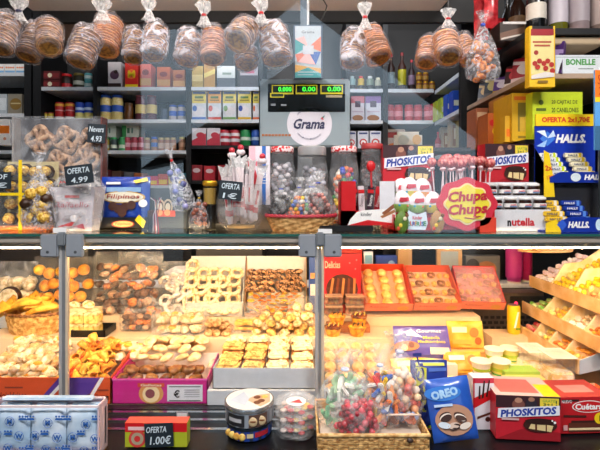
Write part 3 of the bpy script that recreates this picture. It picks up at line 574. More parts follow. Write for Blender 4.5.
def broken(t,w_,H):
    p=None
    ms=[ramp2('#8a3f14','#e08a3c',60,.5,.5),ramp2('#b0541c','#f0a050',60,.5,.5)]
    for k in range(22):
        zz=H*(.05+.5*(k/22)); sp=w_*.75*(1-k/40)
        m=MB().ell((0,0,0),(.016,.011,.012),ms[k%2],10,6,k,3) if k<2 else None
        o=m.build('biscuit_piece',t) if m else dup([p,q][k%2],parent=t)
        if k==0:p=o
        if k==1:q=o
        o.location=(random.uniform(-sp,sp),random.uniform(-.4,.4)*sp,zz); o.rotation_euler=(random.random()*3,random.random()*3,random.random()*3)
cone_bag('biscuit_bag','pointed bag of broken orange biscuits with blue tie, right of the hanging bags',483,10,82,34,1.64,broken,mat('#2a48b8'),.5)['group']='biscuit bags hanging over the counter'
# thin hanging cable and pole with card
tag(MB().tube([P(321,-4,1.7),P(327,6,1.7),P(322,20,1.7),P(317,24,1.72)],.0025,mat('#1a1a1c',.4)).build('cable'),'thin black cable curling down beside the display card','cable')
t=thing('display_card','tall tablet-like card with teal, orange and pink shapes on a grey pole','sign',P(308,79,1.72))
s=1.72/F; w_=28*s; h_=54*s; mb=MB().box(-w_/2,0,0,w_/2,.012,h_,mat('#9aa6b4'),.004); mb.box(-w_/2-.002,.002,-.002,w_/2+.002,.01,h_+.002,mat('#4a5a70'),.002)
d=D(mb,w_*.92,h_*.96,-.0006,0,h_*.02); T=mat('#4aa0a4');O=mat('#e07a58');Bg=mat('#b8c4cc'); K=mat('#e8b4b0')
d.rect(0,0,1,1,Bg); d.poly([(0,.45),(.5,.6),(0,.75)],T); d.poly([(0,.75),(.5,.6),(.35,.8)],K); d.poly([(1,.5),(1,.8),(.55,.6)],O); d.poly([(.1,.3),(.5,.5),(0,.45)],O); d.poly([(.5,.5),(1,.5),(.8,.25)],mat('#4a6ab0')); d.poly([(.5,.52),(.1,.3),(.8,.25)],K); d.poly([(0,0),(1,0),(1,.18),(0,.25)],mat('#d8a860')); d.poly([(0,.1),(.5,.2),(1,.08),(1,.0),(0,0)],T)
d.txt('Grama',.5,.88,.05,mat('#3a3a50'),wu=.5); d.rect(.3,.45,.72,.62,mat('#c8ccd4')); d.rect(.1,.1,.9,.115,Bg); d.rect(.1,.05,.7,.06,Bg)
mb.build('card',t); MB().cyl((-.0,.012,h_*.2),.006,2.6-t.location.z-h_*.2,steel,10).build('pole',t); MB().box(-.03,.008,h_,.0,.02,h_+.12,mat('#4a5a68',.3),.003).build('bracket',t)
# ---- goods on top of the glass counter ---------------------------------------
ZT=ZT+.0004
def onT(px,py): Y=Yof(py,ZT); return ((px-300)*Y/F,Y,ZT)
# scale
t=thing('shop_scale','large silver shop scale with black display and round white sticker','scale',((305-300)*1.80/F,1.797,ZT))
s=1.80/F; zb=ZC+(HY-147)*s; zt=ZC+(HY-79)*s; W_=90*s
sm=ramp2('#8f9396','#b8bcbf',5,.3,0); sb=mat('#a0a4a6',.3,.8)
MB().box(-W_/2,0,zb-ZT,W_/2,.045,zt-ZT,mat('#98a4a8',.32,.35,var=.1,sc=6),.006).build('head',t)
MB().box(-.03,.02,0,.03,.045,zb-ZT+.01,sb,.004).build('column',t); MB().box(-.14,-.0,0,.14,.05,.035,sb,.006).build('base',t)
mb=MB().box(-.5*W_+8*s,-.003,(147-112)*s+zb-ZT,-.5*W_+85*s,.001,(147-84)*s+zb-ZT,mat('#0a0c0c',.15),.001)
dw=77*s; d=D(mb,dw,28*s,-.0035,-.5*W_+46.5*s,(147-112)*s+zb-ZT); yg=mat('#c8b81a',.4,emit=.3); dg=mat('#102a10',.3); gg=mat('#3ad838',.4,emit=1.6)
for u0,u1 in ((.05,.33),(.36,.64),(.68,.97)):
    d.rect(u0,.62,u1,.95,yg); d.rect(u0+.015,.68,u1-.015,.92,dg); d.txt('0.00' if u0>.3 else '0.000',(u0+u1)/2+.03,.80,.17,gg,.02,wu=.17)
d.rect(.03,.5,.21,.66,yg); d.rect(.045,.53,.2,.63,dg); d.rect(.75,.5,.96,.58,mat('#c8b890')); d.rect(.04,.2,.1,.28,grey); d.rect(.17,.2,.24,.26,grey)
mb.build('display',t)
mb=MB(); xc=(309.5-305)*s; zc_=(147-124)*s+zb-ZT
mb.lathe([(0.001,0),(22.5*s,0),(22.5*s,.001)],mat('#d6d2da',.4,var=.01),(xc,-.001,zc_),36,True,ax='y')
nv=mat('#2a2c50')
mb.text('Grama',xc,-.003,zc_,.042,nv,.03,wid=.13,shear=.25)
d=D(mb,.16,.16,-.003,xc,zc_-.08); d.poly([(.80,.66),(.9,.72),(.84,.62)],mat('#2a7a70')); d.poly([(.78,.62),(.82,.68),(.86,.6)],mat('#c83a50'))
for k,ch in enumerate('oooooo ooo oooooo'): 
    a=math.radians(140-k*5); mb.text(ch if ch!=' ' else '.',xc+math.cos(a)*.062,-.003,zc_+math.sin(a)*.062,.006,mat('#6a6a80'),rot=a-math.pi/2)
for k,ch in enumerate('ooooo ooooo oooooooo'):
    a=math.radians(-140+k*5); mb.text(ch if ch!=' ' else '.',xc+math.cos(a)*.062,-.003,zc_+math.sin(a)*.062,.006,mat('#6a6a80'),rot=a+math.pi/2)
mb.build('sticker',t)
mb=MB(); 
for k in range(9): mb.box(-W_/2+.008+k*.0135,-.002,zb-ZT+.044,-W_/2+.018+k*.0135,-.0002,zb-ZT+.052,mat('#a86028'))
mb.build('maker_letters',t)
# chalk price cards
def pcard(label,px0,px1,py0,py1,Y,lines,rot=0,col='#14222c',hts=.3):
    x,y,z=P((px0+px1)/2,py1,Y); w_=(px1-px0)*Y/F; h_=(py1-py0)*Y/F; mb=MB().box(-w_/2,0,0,w_/2,.002,h_,mat(col,.6),0); d=D(mb,w_,h_,0)
    n=len(lines)
    for i,l in enumerate(lines): d.txt(l,.5,1-(i+.55)/n,hts,mat('#cfdde6'),.012,wu=.8 if len(l)>4 else .6,shear=.1)
    return tag(mb.build('price_card',loc=(x,y,z),rot=(0,-rot,0)),label,'price card')
def ztop(py,Y): return ZC+(HY-py)*Y/F
# gold chocolates box
gb=ramp2('#a8741c','#f0cc60',120,.25,.5,coat=.3); ck=mat('#3a2012',.4)
def sphere_child(t,m,pts,r,name,su=12,sv=8,wig=0):
    p=None
    for k,c in enumerate(pts):
        rot=(random.random()*3,random.random()*3,0)
        if p is None: p=MB().ell((0,0,0),(r,r,r),m,su,sv,3,wig).build(name,t,loc=c,rot=rot)
        else: dup(p,c,rot,parent=t)
Y=1.6; s=Y/F
t=thing('chocolate_box','clear box of gold wrapped chocolates with crossed yellow ribbon','box',((19-300)*s,Y,ZT)); h_=(230-160)*s; w_=54*s
MB().box(-w_/2,0,0,w_/2,.09,.012,orange).build('tray',t); MB().box(-w_/2+.001,.084,.012,w_/2-.001,.088,h_,mat('#c8b88a')).build('back_card',t)
pts=[(x_,.05,z_) for z_ in (.045,.095,.16,.215) for x_ in (-.068,-.02,.028,.072)]
pts=[(x_+random.uniform(-.006,.006),.05,z_+random.uniform(-.006,.006)) for x_,_,z_ in pts]
sphere_child(t,gb,pts,.0205,'wrapped_chocolate',12,8,2)
p=None
for (x_,y_,z_) in pts:
    if p is None: p=MB().lathe([(.012,0),(.026,.004),(.0235,-.012)],ck,seg=14,cap=False,ax='y').build('paper_cup',t,loc=(x_,.066,z_))
    else: dup(p,(x_,.066,z_),parent=t)
MB().box(-w_/2,-.001,0,w_/2,.09,h_,film('#f0f4f4',.05,.22,14,.1,.3),.004).build('clear_lid',t)
MB().box(.0,-.003,0,.012,-.0015,h_,yellow).box(-w_/2,-.0035,.125,w_/2,-.002,.135,yellow).build('ribbon',t)
pcard('small black price card at the far left on the gold chocolates',-8,11,172,189,1.585,['OF','€'])
def goldfill(t,w_,H):
    p=None
    for k,(a,b,m) in enumerate([(-.4,.12,0),(.05,.1,1),(.45,.13,0),(-.15,.22,0),(.3,.28,0),(-.5,.3,1),(.0,.4,1),(.5,.36,1),(-.25,.42,0),(.2,.16,0),(.25,.45,0)]):
        MB().ell((0,0,0),(.021,.021,.02),gb if m==0 else ck,12,8,k,2).build('wrapped_chocolate',t,loc=(a*w_,-.01*(k%3),b*H+.012))
x_=cone_bag('chocolate_bag','clear knotted bag of gold and dark chocolates before the ribboned box',39,150,230.5,36,1.535,goldfill,white,.55); x_.location.z=ZT+.001
# pretzel shaped biscuit box
Y=1.72; s=Y/F; z0=0
t=thing('pretzel_box','large clear topped box of knot shaped biscuits standing upright','box',((57-300)*s,Y,ZT)); w_=90*s; h_=ztop(117,Y)-ZT
MB().box(-w_/2,.045,0,w_/2,.05,h_,mat('#4a4a50')).build('back_board',t); MB().box(-w_/2,0,0,w_/2,.05,.16,mat('#5a2038')).box(-w_/2,0,.16,-w_/2+.006,.05,h_,mat('#8a8078')).box(w_/2-.006,0,.0,w_/2,.05,h_,mat('#6a2418')).build('box_frame',t)
pmz=ramp2('#8a6448','#c8a280',50,.6,.5)
kn=None
for (px,py,sc_) in ((36,139,1),(63,139,.95),(88,140,.9),(55,163,.95),(82,160,1)):
    cx=(px-57)*s; cz=ztop(py,Y)-ZT
    if kn is None:
        mb=MB(); R=.045
        ring=[(R*math.cos(a)*(1+.16*math.cos(4*a)),.0,R*math.sin(a)*(1+.16*math.cos(4*a))) for a in [2*math.pi*k/32 for k in range(32)]]
        mb.tube(ring,.0115,pmz,8,True)
        for a in (.4,1.2,2.0): mb.tube([(-R*math.cos(a),-.006,-R*math.sin(a)),(0,-.004,0),(R*math.cos(a),-.006,R*math.sin(a))],.0105,pmz,8)
        mb.ell((0,-.008,0),(.012,.008,.012),pmz); kn=mb.build('pretzel_biscuit',t,loc=(cx,.028,cz)); kn.scale=(sc_,)*3
    else: o=dup(kn,(cx,.028,cz),(0,sc_*3,0),parent=t); o.scale=(sc_,)*3
MB().box(-w_/2-.002,-.002,.16,w_/2+.002,.05,h_+.003,film('#e8ecf2',.06,.3,10,.12,.4),.003).build('clear_cover',t)
pcard('dark price card reading 4.93 on the knot biscuit box',87,105,124,143,1.70,['Nevers','4.93'],-.05)
# bag with white cup
Y=1.56; s=Y/F
t=thing('coconut_sweet_bag','clear bag around a white tapered box with red swash','bag',((74-300)*s,Y,ZT))
mb=MB(); a=.062; b_=.08; h_=.155
vs=[(-a,0,0),(a,0,0),(a,.06,0),(-a,.06,0),(-b_,-.012,h_),(b_,-.012,h_),(b_,.075,h_),(-b_,.075,h_)]
mb.add(vs,[(0,1,5,4),(1,2,6,5),(2,3,7,6),(3,0,4,7),(4,5,6,7),(3,2,1,0)],mat('#cfc8ce'))
d=D(mb,.13,.15,-.013); wr=mat('#b04858'); d.txt('Raffaello',.5,.62,.13,wr,.0,wu=.9,shear=.2); d.rect(.3,.78,.7,.84,red); d.poly([(.2,.25),(.8,.4),(.8,.44),(.3,.36)],mat('#a8a0a4')); d.poly([(.1,.1),(.6,.25),(.5,.12)],red); d.poly([(.5,.1),(.85,.05),(.8,.18)],mat('#b84050')); d.circ(.55,.3,.1,mat('#e8e2e4'))
mb.build('tapered_box',t)
seg=24; prof=[(.078,-.0),(.088,.06),(.094,.16),(.07,.19),(.05,.2),(.075,.215)]; vs=[]
for i,(rr,zz) in enumerate(prof):
    for k in range(seg):
        an=2*math.pi*k/seg; q=1+.06*math.sin(5*k+i)+random.uniform(-.03,.03); vs.append((rr*q*math.cos(an),.03+rr*.62*q*math.sin(an),max(.0005,zz)))
MB().add(vs,[(i*seg+k,i*seg+(k+1)%seg,(i+1)*seg+(k+1)%seg,(i+1)*seg+k) for i in range(5) for k in range(seg)],film('#ffffff',.08,.45,18,.2,.5),True).build('wrapper',t)
mb=MB(); 
for k in range(7): mb.tube([(-.035+.012*k,-.03,.165+.006*(k%2)),(-.03+.012*k,-.032,.175),(-.025+.011*k,-.03,.168)],.0018,red)
mb.build('ribbon',t)
pcard('dark price card reading OFERTA 4.99 above the white tapered box',66,94,165,184,1.50,['OFERTA','4.99'],.12)
# blue foil bag
def foilbag(name,label,cat,px0,px1,py0,py1,Y,z0,deco,m,lean=-.1,rz=0,thick=.02,rot2=0,group=None):
    w_=(px1-px0)*Y/F; h_=(py1-py0)*Y/F; mb=MB(); n=12;k=10; vs=[];q=(n+1)*(k+1)
    def th(u,v):
        e=max(0,min(1,min(v,1-v)*9)); e2=max(0,1-abs(u)**3*8*.98); return thick*math.sqrt(e)*math.sqrt(max(0,e2))
    for s_ in (0,1):
        for i in range(n+1):
            for j in range(k+1):
                u=j/k-.5; v=i/n; tt=th(u,v)+(noise.noise(Vector((u*6,v*8,s_*3+w_*50)))*.004 if 0<i<n and 0<j<k else 0)
                ex=1 if .06<v<.94 else 1.0; vs.append((u*w_*ex,-max(0,tt) if s_==0 else max(0,tt),v*h_))
    fs=[(i*(k+1)+j,i*(k+1)+j+1,(i+1)*(k+1)+j+1,(i+1)*(k+1)+j) for i in range(n) for j in range(k)]
    fs+=[tuple(q+a for a in f[::-1]) for f in fs]; mb.add(vs,fs,m,True)
    def warp(x,z):
        u=max(-.5,min(.5,x/w_)); v=max(0,min(1,z/h_)); return -th(u,v)-.0025-abs(noise.noise(Vector((u*6,v*8,w_*50))))*.004
    b=len(mb.v); d=D(mb,w_,h_,0); deco(d)
    # lay the print on the puffed front: subdivide-free warp of its points
    for i in range(b,len(mb.v)):
        v=mb.v[i]; mb.v[i]=Vector((v.x,v.y*1.5+warp(v.x,v.z),v.z))
    return tag(mb.build(name,loc=(((px0+px1)/2-300)*Y/F,Y,z0),rot=(lean,rot2,rz)),label,cat,group)
def rounded(d,u0,v0,u1,v1,m,n=6):   # print strip cut finely so that it follows the curve
    for i in range(n):
        y=d.k
        a=u0+(u1-u0)*i/n; b=u0+(u1-u0)*(i+1)/n; d.rect(a,v0,b,v1,m); d.k=y
    d.k+=1
bfo=mat('#1c3f9e',.28,var=.1,sc=12,coat=.5)
def filp(d):
    rounded(d,.15,.66,.85,.76,mat('#8ab0d8'),8); d.ell(.5,.55,.44,.13,mat('#c8a050')); d.ell(.5,.55,.40,.11,mat('#e6e0c8')); d.txt('Filipinos',.5,.55,.12,mat('#a02018'),.01,wu=.66,shear=.2)
    for u,v in ((.3,.36),(.42,.3),(.55,.34),(.68,.38),(.5,.22)): d.circ(u,v,.09,mat('#4a2414')); 
    d.poly([(.7,.9),(.95,.98),(.98,.9),(.75,.84)],yellow); d.circ(.9,.42,.08,white)
    d.rect(.15,.82,.45,.87,white)
foilbag('biscuit_pack','blue foil bag of chocolate rings in a black display tray','bag',100,149,169,216,1.66,ZT+.02,filp,bfo)
t=thing('display_tray','black cardboard display tray holding the blue foil bag','tray',onT(123,229.5)); w_=.185
mb=MB().box(-w_/2,0,0,w_/2,.09,.008,black).box(-w_/2,0,0,w_/2,.003,.045,black).box(-w_/2,.0,0,-w_/2+.003,.09,.07,black).box(w_/2-.003,0,0,w_/2,.09,.07,black); d=D(mb,w_,.045,0); d.ell(.5,.45,.23,.3,mat('#b82818')); d.ell(.5,.45,.2,.24,mat('#d8b870')); d.txt('Filipinos',.5,.45,.3,mat('#a02018'),wu=.3,shear=.2)
mb.build('tray_box',t); MB().prism([(.06,.055),(.085,.03),(.075,.005),(.045,.035)],-.004,-.002,yellow).build('price_flag',t)
# arched picture box + twisted ties
def arch(d):
    d.ell(.36,.48,.17,.34,mat('#c8b498')); d.ell(.64,.48,.17,.34,mat('#c8b498')); d.ell(.36,.46,.12,.27,mat('#4a4438')); d.ell(.64,.46,.12,.27,mat('#4a4438')); d.ell(.36,.46,.09,.18,mat('#d8ccb4')); d.ell(.64,.46,.09,.18,mat('#d8ccb4'))
    d.rect(.1,.02,.9,.3,mat('#d84a28')); d.circ(.35,.2,.11,mat('#e8a060')); d.circ(.62,.2,.11,mat('#e8a060'))
t=pcar('picture_box','grey box with two pale arches and orange base behind the counter edge','box',147,187,188,ZT+.001,1.70,.05,mat('#4a4e50'),lambda d:None)
mb=MB().box(-.055,0,0,.055,.0015,.085,mat('#4a4e50')); d=D(mb,.11,.085,0); arch(d); x,y,z=P(164,217,1.695); tag(mb.build('sandal_card',loc=(x,y,z)),'small card with two pale arches on an orange strip','card')
mb=MB()
for k in range(6): a=k*1.1; mb.tube([(.004*k-.01,0,0),(.003*k-.01,0,.05),(.01*math.cos(a)+.002*k,.005*math.sin(a),.10),(.02*math.cos(a),.01*math.sin(a),.112)],.0015,mat(['#c8c0c8','#4a3a48','#b04050'][k%3],.3))
tag(mb.build('ribbon_bunch',loc=(onT(153,231)[0],1.585,ZT),scale=(1,1,1.05)),'bunch of thin silver and dark ribbons left of the arched card','ribbon')
# violet cellophane bag leaning
def sw(cols,n,r,zf=.5): 
    def f(t,w_,H):
        ps=[]
        for k in range(n):
            c=(random.uniform(-.62,.62)*w_,random.uniform(-.35,.35)*w_,H*(.06+zf*random.random()))
            if k<len(cols): ps.append(MB().ell((0,0,0),(r,r*.9,r),mat(cols[k],.3),10,6).build('sweet',t,loc=c))
            else: dup(random.choice(ps),c,parent=t)
    return f
t=cone_bag('cellophane_bag','slim violet tinted cellophane bag leaning beside the bowl',186,140,206,22,1.60,sw(['#6a70a8','#9a98c8','#4a4a80'],16,.012,.6),red,.7); t.rotation_euler=(0,-.28,0)
t.location.z=ZT+.07
t=cone_bag('almond_bag','slim bag of reddish almonds beside the glass bowl',199,190,230,20,1.60,sw(['#8a4a38','#a86a50'],26,.009,.6),mat('#c8a030'),.4); t.location.z=ZT+.001
t=thing('gold_pack','tall clear cylinder of dark sweets with gold top','package',onT(210,229))
MB().cyl((0,0,0),.026,.16,glass(.06),18).build('tube',t); MB().cyl((0,0,.16),.027,.02,gold,18,b=.003).build('lid',t); MB().cyl((0,0,.002),.023,.09,mat('#1c1a14',.3),14).build('dark_filling',t); MB().cyl((0,0,.093),.0235,.06,mat('#a88a40',.4),14).build('gold_filling',t)
# bowl with wrapped sticks
Y=1.56; s=Y/F; t=thing('glass_bowl','big round glass bowl on the counter','bowl',((241-300)*s,Y,ZT)); R=25*s
MB().lathe([(R*.45,0),(R*.6,.004),(R*.92,.035),(R,.075),(R*.93,.12),(R*.78,.155),(R*.82,.165),(R*.77,.163),(R*.72,.152),(R*.88,.12),(R*.95,.075),(R*.87,.04),(R*.5,.012),(.001,.01)],film('#f8f4f0',.08,.3,8,.1,.15),seg=32,cap=False).build('bowl_glass',t)
MB().cyl((0,0,.012),R*.55,.008,mat('#d8a860'),24).build('gold_base',t)
wst=film('#f6eef0',.55,.95,70,.2,.8); wst2=mat('#e8dcde',.3); rst=mat('#c83440',.3)
pos=[]
for k in range(24):
    a=k*2.4; rr=R*.62*math.sqrt((k+.5)/24); pos.append((rr*math.cos(a),rr*.8*math.sin(a)))
pr=[]
for k,(a,b_) in enumerate(pos):
    o=thing('wrapped_stick','white wrapped candy stick with red print in the glass bowl','candy stick',(t.location.x+a,Y+b_,ZT+.025),rot=(b_*2.2*-1,a*4.5,0),group='candy sticks in the glass bowl') if k==0 else None
    if k==0:
        MB().box(-.011,-.006,0,.011,.006,.17,wst2,.004).build('stick',o); MB().box(-.0114,-.0064,.03,.0114,.0064,.05,rst).box(-.004,-.0068,.06,.004,.0068,.11,rst).build('red_print',o)
        MB().prism([(-.011,.166),(.011,.166),(.024,.208),(.004,.2),(-.02,.212)],-.002,.002,film('#ffffff',.5,.9,60,.2,1)).build('twist_end',o); pr=o
    else: dup(pr,(t.location.x+a,Y+b_,ZT+.025+.01*(k%4)),(-b_*2.2,a*4.5,k))
for k,(px,py) in enumerate(((240,147),(248,164),(262,156),(231,150))):
    x,y,z=P(px,py,1.53); o=MB().ell((0,0,0),(.011,.011,.011),rst,10,8).ell((0,.0,-.016),(.016,.01,.012),wst2,8,6).build('sweet_twist',loc=(x,y+.02,z)); tag(o,['red and white twist at the top of the candy sticks','red twist low in the middle of the candy sticks','red twist at the right side of the candy sticks','red twist at the left top of the candy sticks'][k],'candy','red twists on the candy sticks')
# striped pack right of bowl
def stp(d): d.rect(0,0,.3,1,mat('#e8b8c4')); d.rect(.62,0,.8,1,mat('#2a68b8')); d.txt('TUBOS',.71,.5,.12,white,rot=1.57,wu=.9); d.poly([(.1,.3),(.3,.6),(.5,.35),(.3,.2)],rst); d.circ(.4,.7,.12,mat('#e07080'))
pcar('striped_pack','pink white and blue striped pack leaning behind the glass bowl','package',249,270,146,ZT+.09,1.66,.02,mat('#ded8e0'),stp)
tag(MB().box(-.05,0,0,.05,.05,.089,mat('#3a2a24')).build('small_box',loc=(onT(262,228)[0],1.66,ZT)),'dark little box under the striped pack','box')
pcard('black price card reading OFERTA 1€ on the glass bowl',218,241,181,200,1.465,['OFERTA','1€'],-.1)
# glass sweet jars
def sweetjar(label,px,py0,r_px,Y,lid,cols,n,r=.012,lidh=.022,fill=.55,z0=0):
    s=Y/F; h_=ztop(py0,Y)-ZT-z0; R=r_px*s; t=thing('sweet_jar',label,'jar',((px-300)*s,Y,ZT+z0))
    MB().lathe([(R*.9,0),(R,.01),(R,h_*.68),(R*.8,h_-lidh)],film('#f4f6fa',.08,.28,10,.12,.15),seg=24).build('jar_glass',t)
    MB().lathe([(R*.84,h_-lidh),(R*.86,h_-lidh+.002),(R*.86,h_-.003),(R*.8,h_)],lid,seg=24).build('lid',t)
    ps=[]
    for k in range(n):
        a=k*2.4; q=math.sqrt(random.random())*(R*.93-r); c=(q*math.cos(a),q*math.sin(a)*1,.012+(h_*fill)*k/n)
        if k<len(cols): ps.append(MB().ell((0,0,0),(r,r,r*.9),mat(cols[k],.35),8,6).build('sweet',t,loc=c))
        else: dup(random.choice(ps),c,parent=t)
    return t
ging=ramp2('#c81c24','#f0d8d8',90,.5,0,lo=.45,hi=.5,kind='vor')
sweetjar('glass sweet jar with red checked lid beside the striped pack',282,147,13.5,1.70,ging,['#c8c0c4','#9a98a0','#6a5a60'],90,fill=.75)
sweetjar('wide glass jar with a brushed steel lid behind the basket',312,147,16.5,1.70,mat('#bcbcbc',.3,.3),['#8a8890','#c0c0cc','#58545a'],110,fill=.7,lidh=.035)
sweetjar('glass jar of coloured sweets with red checked lid',344,147,15,1.70,ging,['#e8c020','#c82838','#3aa048','#2848b8','#e8781c','#e8e0d0'],90,.012,fill=.7)
sweetjar('glass jar of dark sweets with red lid beside the cake box',372,144,12.5,1.72,mat('#a83a3a'),['#2a1c20','#3a2a2c','#5a3a38'],60,.011,fill=.75)
# wicker basket of bagged sweets
wick=ramp2('#a8763c','#dcae70',60,.6,.6); wickd=ramp2('#8a5a2c','#c09050',60,.6,.6)
def basket(name,label,loc,rx,ry,h,m=wick,rimm_=None,flare=1.25,rz=0,rows_=7):
    t=thing(name,label,'basket',loc,rz); mb=MB(); seg=48; vs=[]; n=rows_*2
    for i in range(n+1):
        f=i/n; sc_=(1/flare)+(1-1/flare)*f**.8
        for k in range(seg):
            a=2*math.pi*k/seg; q=sc_*(1+.012*(1 if (k//2+i//2)%2 else -1)); vs.append((rx*q*math.cos(a),ry*q*math.sin(a),h*f))
    fs=[(i*seg+k,i*seg+(k+1)%seg,(i+1)*seg+(k+1)%seg,(i+1)*seg+k) for i in range(n) for k in range(seg)]; mb.add(vs,fs,m,False); mb.add([(v[0]*.97,v[1]*.97,v[2]+.002) for v in vs],[f[::-1] for f in fs]+[tuple(range(seg))],m); mb.build('wicker_body',t)
    mb=MB()
    for kk in (0,1): mb.tube([(rx*math.cos(a)*(1+.006*math.sin(a*20+kk*3)),ry*math.sin(a),h+.003*math.cos(a*20+kk*3.14)) for a in [2*math.pi*k/80 for k in range(80)]],.0042,rimm_ or m,6,True)
    mb.build('rim',t); return t
Y=1.565; s=Y/F; basket('wicker_basket','oval wicker basket with a red rim in the middle of the counter',((301-300)*s,Y,ZT),35*s,.075,.055,wick,mat('#b83040',.5))
def pillow_bag(name,label,px,py,wpx,hpx,Y,cols,n,r,hi=.5,group=None,z=None,tie=None,rough=None,shape=None,full=.48):
    """rounded clear bag centred at (px,py) holding sweets, its gathered top above"""
    s=Y/F; x,y,zc_=P(px,py,Y); w_=wpx*s/2; h_=hpx*s; z0=(zc_-h_/2) if z is None else z; t=thing(name,label,'bag',(x,y,z0),group=group); seg=22
    prof=[(.35,.0),(.8,.05),(1,.22),(.97,.45),(.72,.62),(.25,.74),(.13,.765),(.4,.9),(.55,1.0)]; vs=[]
    for i,(rr,zz) in enumerate(prof):
        for k in range(seg):
            a=2*math.pi*k/seg; q=1+.1*math.sin(k*4+i)+random.uniform(-.06,.06); vs.append((rr*q*w_*math.cos(a),rr*q*min(w_*.7,.045)*math.sin(a),zz*h_))
    MB().add(vs,[(i*seg+k,i*seg+(k+1)%seg,(i+1)*seg+(k+1)%seg,(i+1)*seg+k) for i in range(8) for k in range(seg)],film('#ffffff',.05,hi,18,.2,.5),True).build('wrapper',t)
    if tie: MB().lathe([(w_*.14,h_*.75),(w_*.16,h_*.76),(w_*.14,h_*.775)],tie,seg=10).build('tie',t)
    ps=[]
    for k in range(n):
        a=k*2.4; q=math.sqrt((k%9+.5)/9); lv=(k//9)/max(1,math.ceil(n/9)); c=(q*.8*w_*math.cos(a)*(1-lv*.4),q*min(w_*.7,.045)*.75*math.sin(a),h_*(.08+full*lv)+r*.5); rot=(random.random()*3,random.random()*3,random.random()*3)
        if k<len(cols):
            m=cols[k] if not isinstance(cols[k],str) else mat(cols[k],.3)
            mb=shape(m,r,k) if shape else MB().ell((0,0,0),(r,r*.92,r),m,10,7); ps.append(mb.build('sweet',t,loc=c,rot=rot))
        else: dup(random.choice(ps),c,rot,parent=t)
    return t
G='clear bags of sweets in the red rimmed basket'
pillow_bag('sweet_bag','clear bag of shiny black balls at left of the basket',281,198,32,42,1.56,['#141218','#241c20','#0c0c10'],60,.0085,.3,G,ZT+.035,blue,full=.55)
pillow_bag('sweet_bag','clear bag of coloured sweets in the middle of the basket',299,196,26,44,1.55,['#e8c420','#3a8a3a','#d04028','#e8e0d0','#3a60b8','#e88030'],50,.0085,.35,G,ZT+.035,blue,full=.5)
pillow_bag('sweet_bag','clear bag of red and brown balls at right of the basket',318,194,32,50,1.56,['#a83a3a','#7a4038','#c88070','#5a2a28'],60,.0095,.3,G,ZT+.035,mat('#3a5ac0'))
pillow_bag('sweet_bag','whitish crumpled bag standing behind the other bags in the basket',312,182,44,42,1.6,['#c8c8d4','#a8a8b8'],10,.01,.75,G,ZT+.04,mat('#3a5ac0'))
# chocolate bar display, red and white
Y=1.53; s=Y/F; t=thing('bar_display','red and white cardboard display holding chocolate bars on a black stand','display',((368-300)*s,Y,ZT)); w_=55*s; hh=44*s; zb_=.022
tag(MB().box(-.115,-.02,0,.07,.10,.0215,mat('#0c0c0e',.4),.002).build('black_stand',loc=((352-300)*s,Y,ZT)),'low black plastic stand under the bar display','stand')
mb=MB().box(-w_/2,0,zb_,w_/2,.09,zb_+.004,red).box(-w_/2,0,zb_,-w_/2+.003,.09,zb_+hh,red).box(w_/2-.003,0,zb_,w_/2,.09,zb_+hh,white).box(-w_/2,0.0,zb_,-w_/2+.053,.002,zb_+hh,red).box(w_/2-.055,0,zb_,w_/2,.002,zb_+hh,mat('#dcdce2')).box(-w_/2,.0,zb_,w_/2,.002,zb_+.05,red)
d=D(mb,w_,hh,0,0,zb_); wv=white; d.poly([(.13,0),(.18,.14),(.3,.3),(.4,.34),(.7,.36),(1,.4),(1,0)],white); d.poly([(.13,.0),(.5,.12),(1,.04),(1,0)],red); d.txt('kinder',.47,.25,.09,mat('#2a2a30'),.01,wu=.2); d.poly([(.75,.28),(1,.52),(1,.42),(.8,.22)],mat('#8a5030')); d.poly([(.72,.2),(.98,.36),(1,.3),(.76,.16)],mat('#a87048'))
mb.build('cardboard_box',t)
for k,(dx,dz,colb,l) in enumerate(((-.045,.0,'#7a2028','dark red bar'),(-.015,.012,'#d8c8cc','pale bar'),(.012,.02,'#3a2430','brown bar'),(.035,.0,'#b83038','red bar'),(-.03,.03,'#6a2838','plum bar'))):
    mb=MB().box(-.011,-.004,0,.011,.004,.13,mat(colb,.3),.002); d=D(mb,.022,.13,-.0045); d.txt('bueno',.5,.6,.1,white if k!=1 else darkbrown,rot=1.4,wu=1.8); d.rect(0,.8,1,.9,red)
    tag(mb.build('chocolate_stick',loc=(t.location.x+dx,Y+.02+.012*k,ZT+zb_+.006+dz*.1),rot=(0,dx*3,0)),l+' standing in the red and white display, '+['leftmost','second from left','in the middle','nearest the right flap','at the back left'][k],'chocolate bar','bars in the red and white display')
x,y,z=P(371,168,1.56); tag(MB().ell((0,0,.006),(.016,.008,.02),red).tube([(0,0,-.01),(.002,0,-.07)],.0035,mat('#b82028')).build('red_spoon',loc=(x,y,z)),'red lollipop spoon standing up in the bar display','spoon')
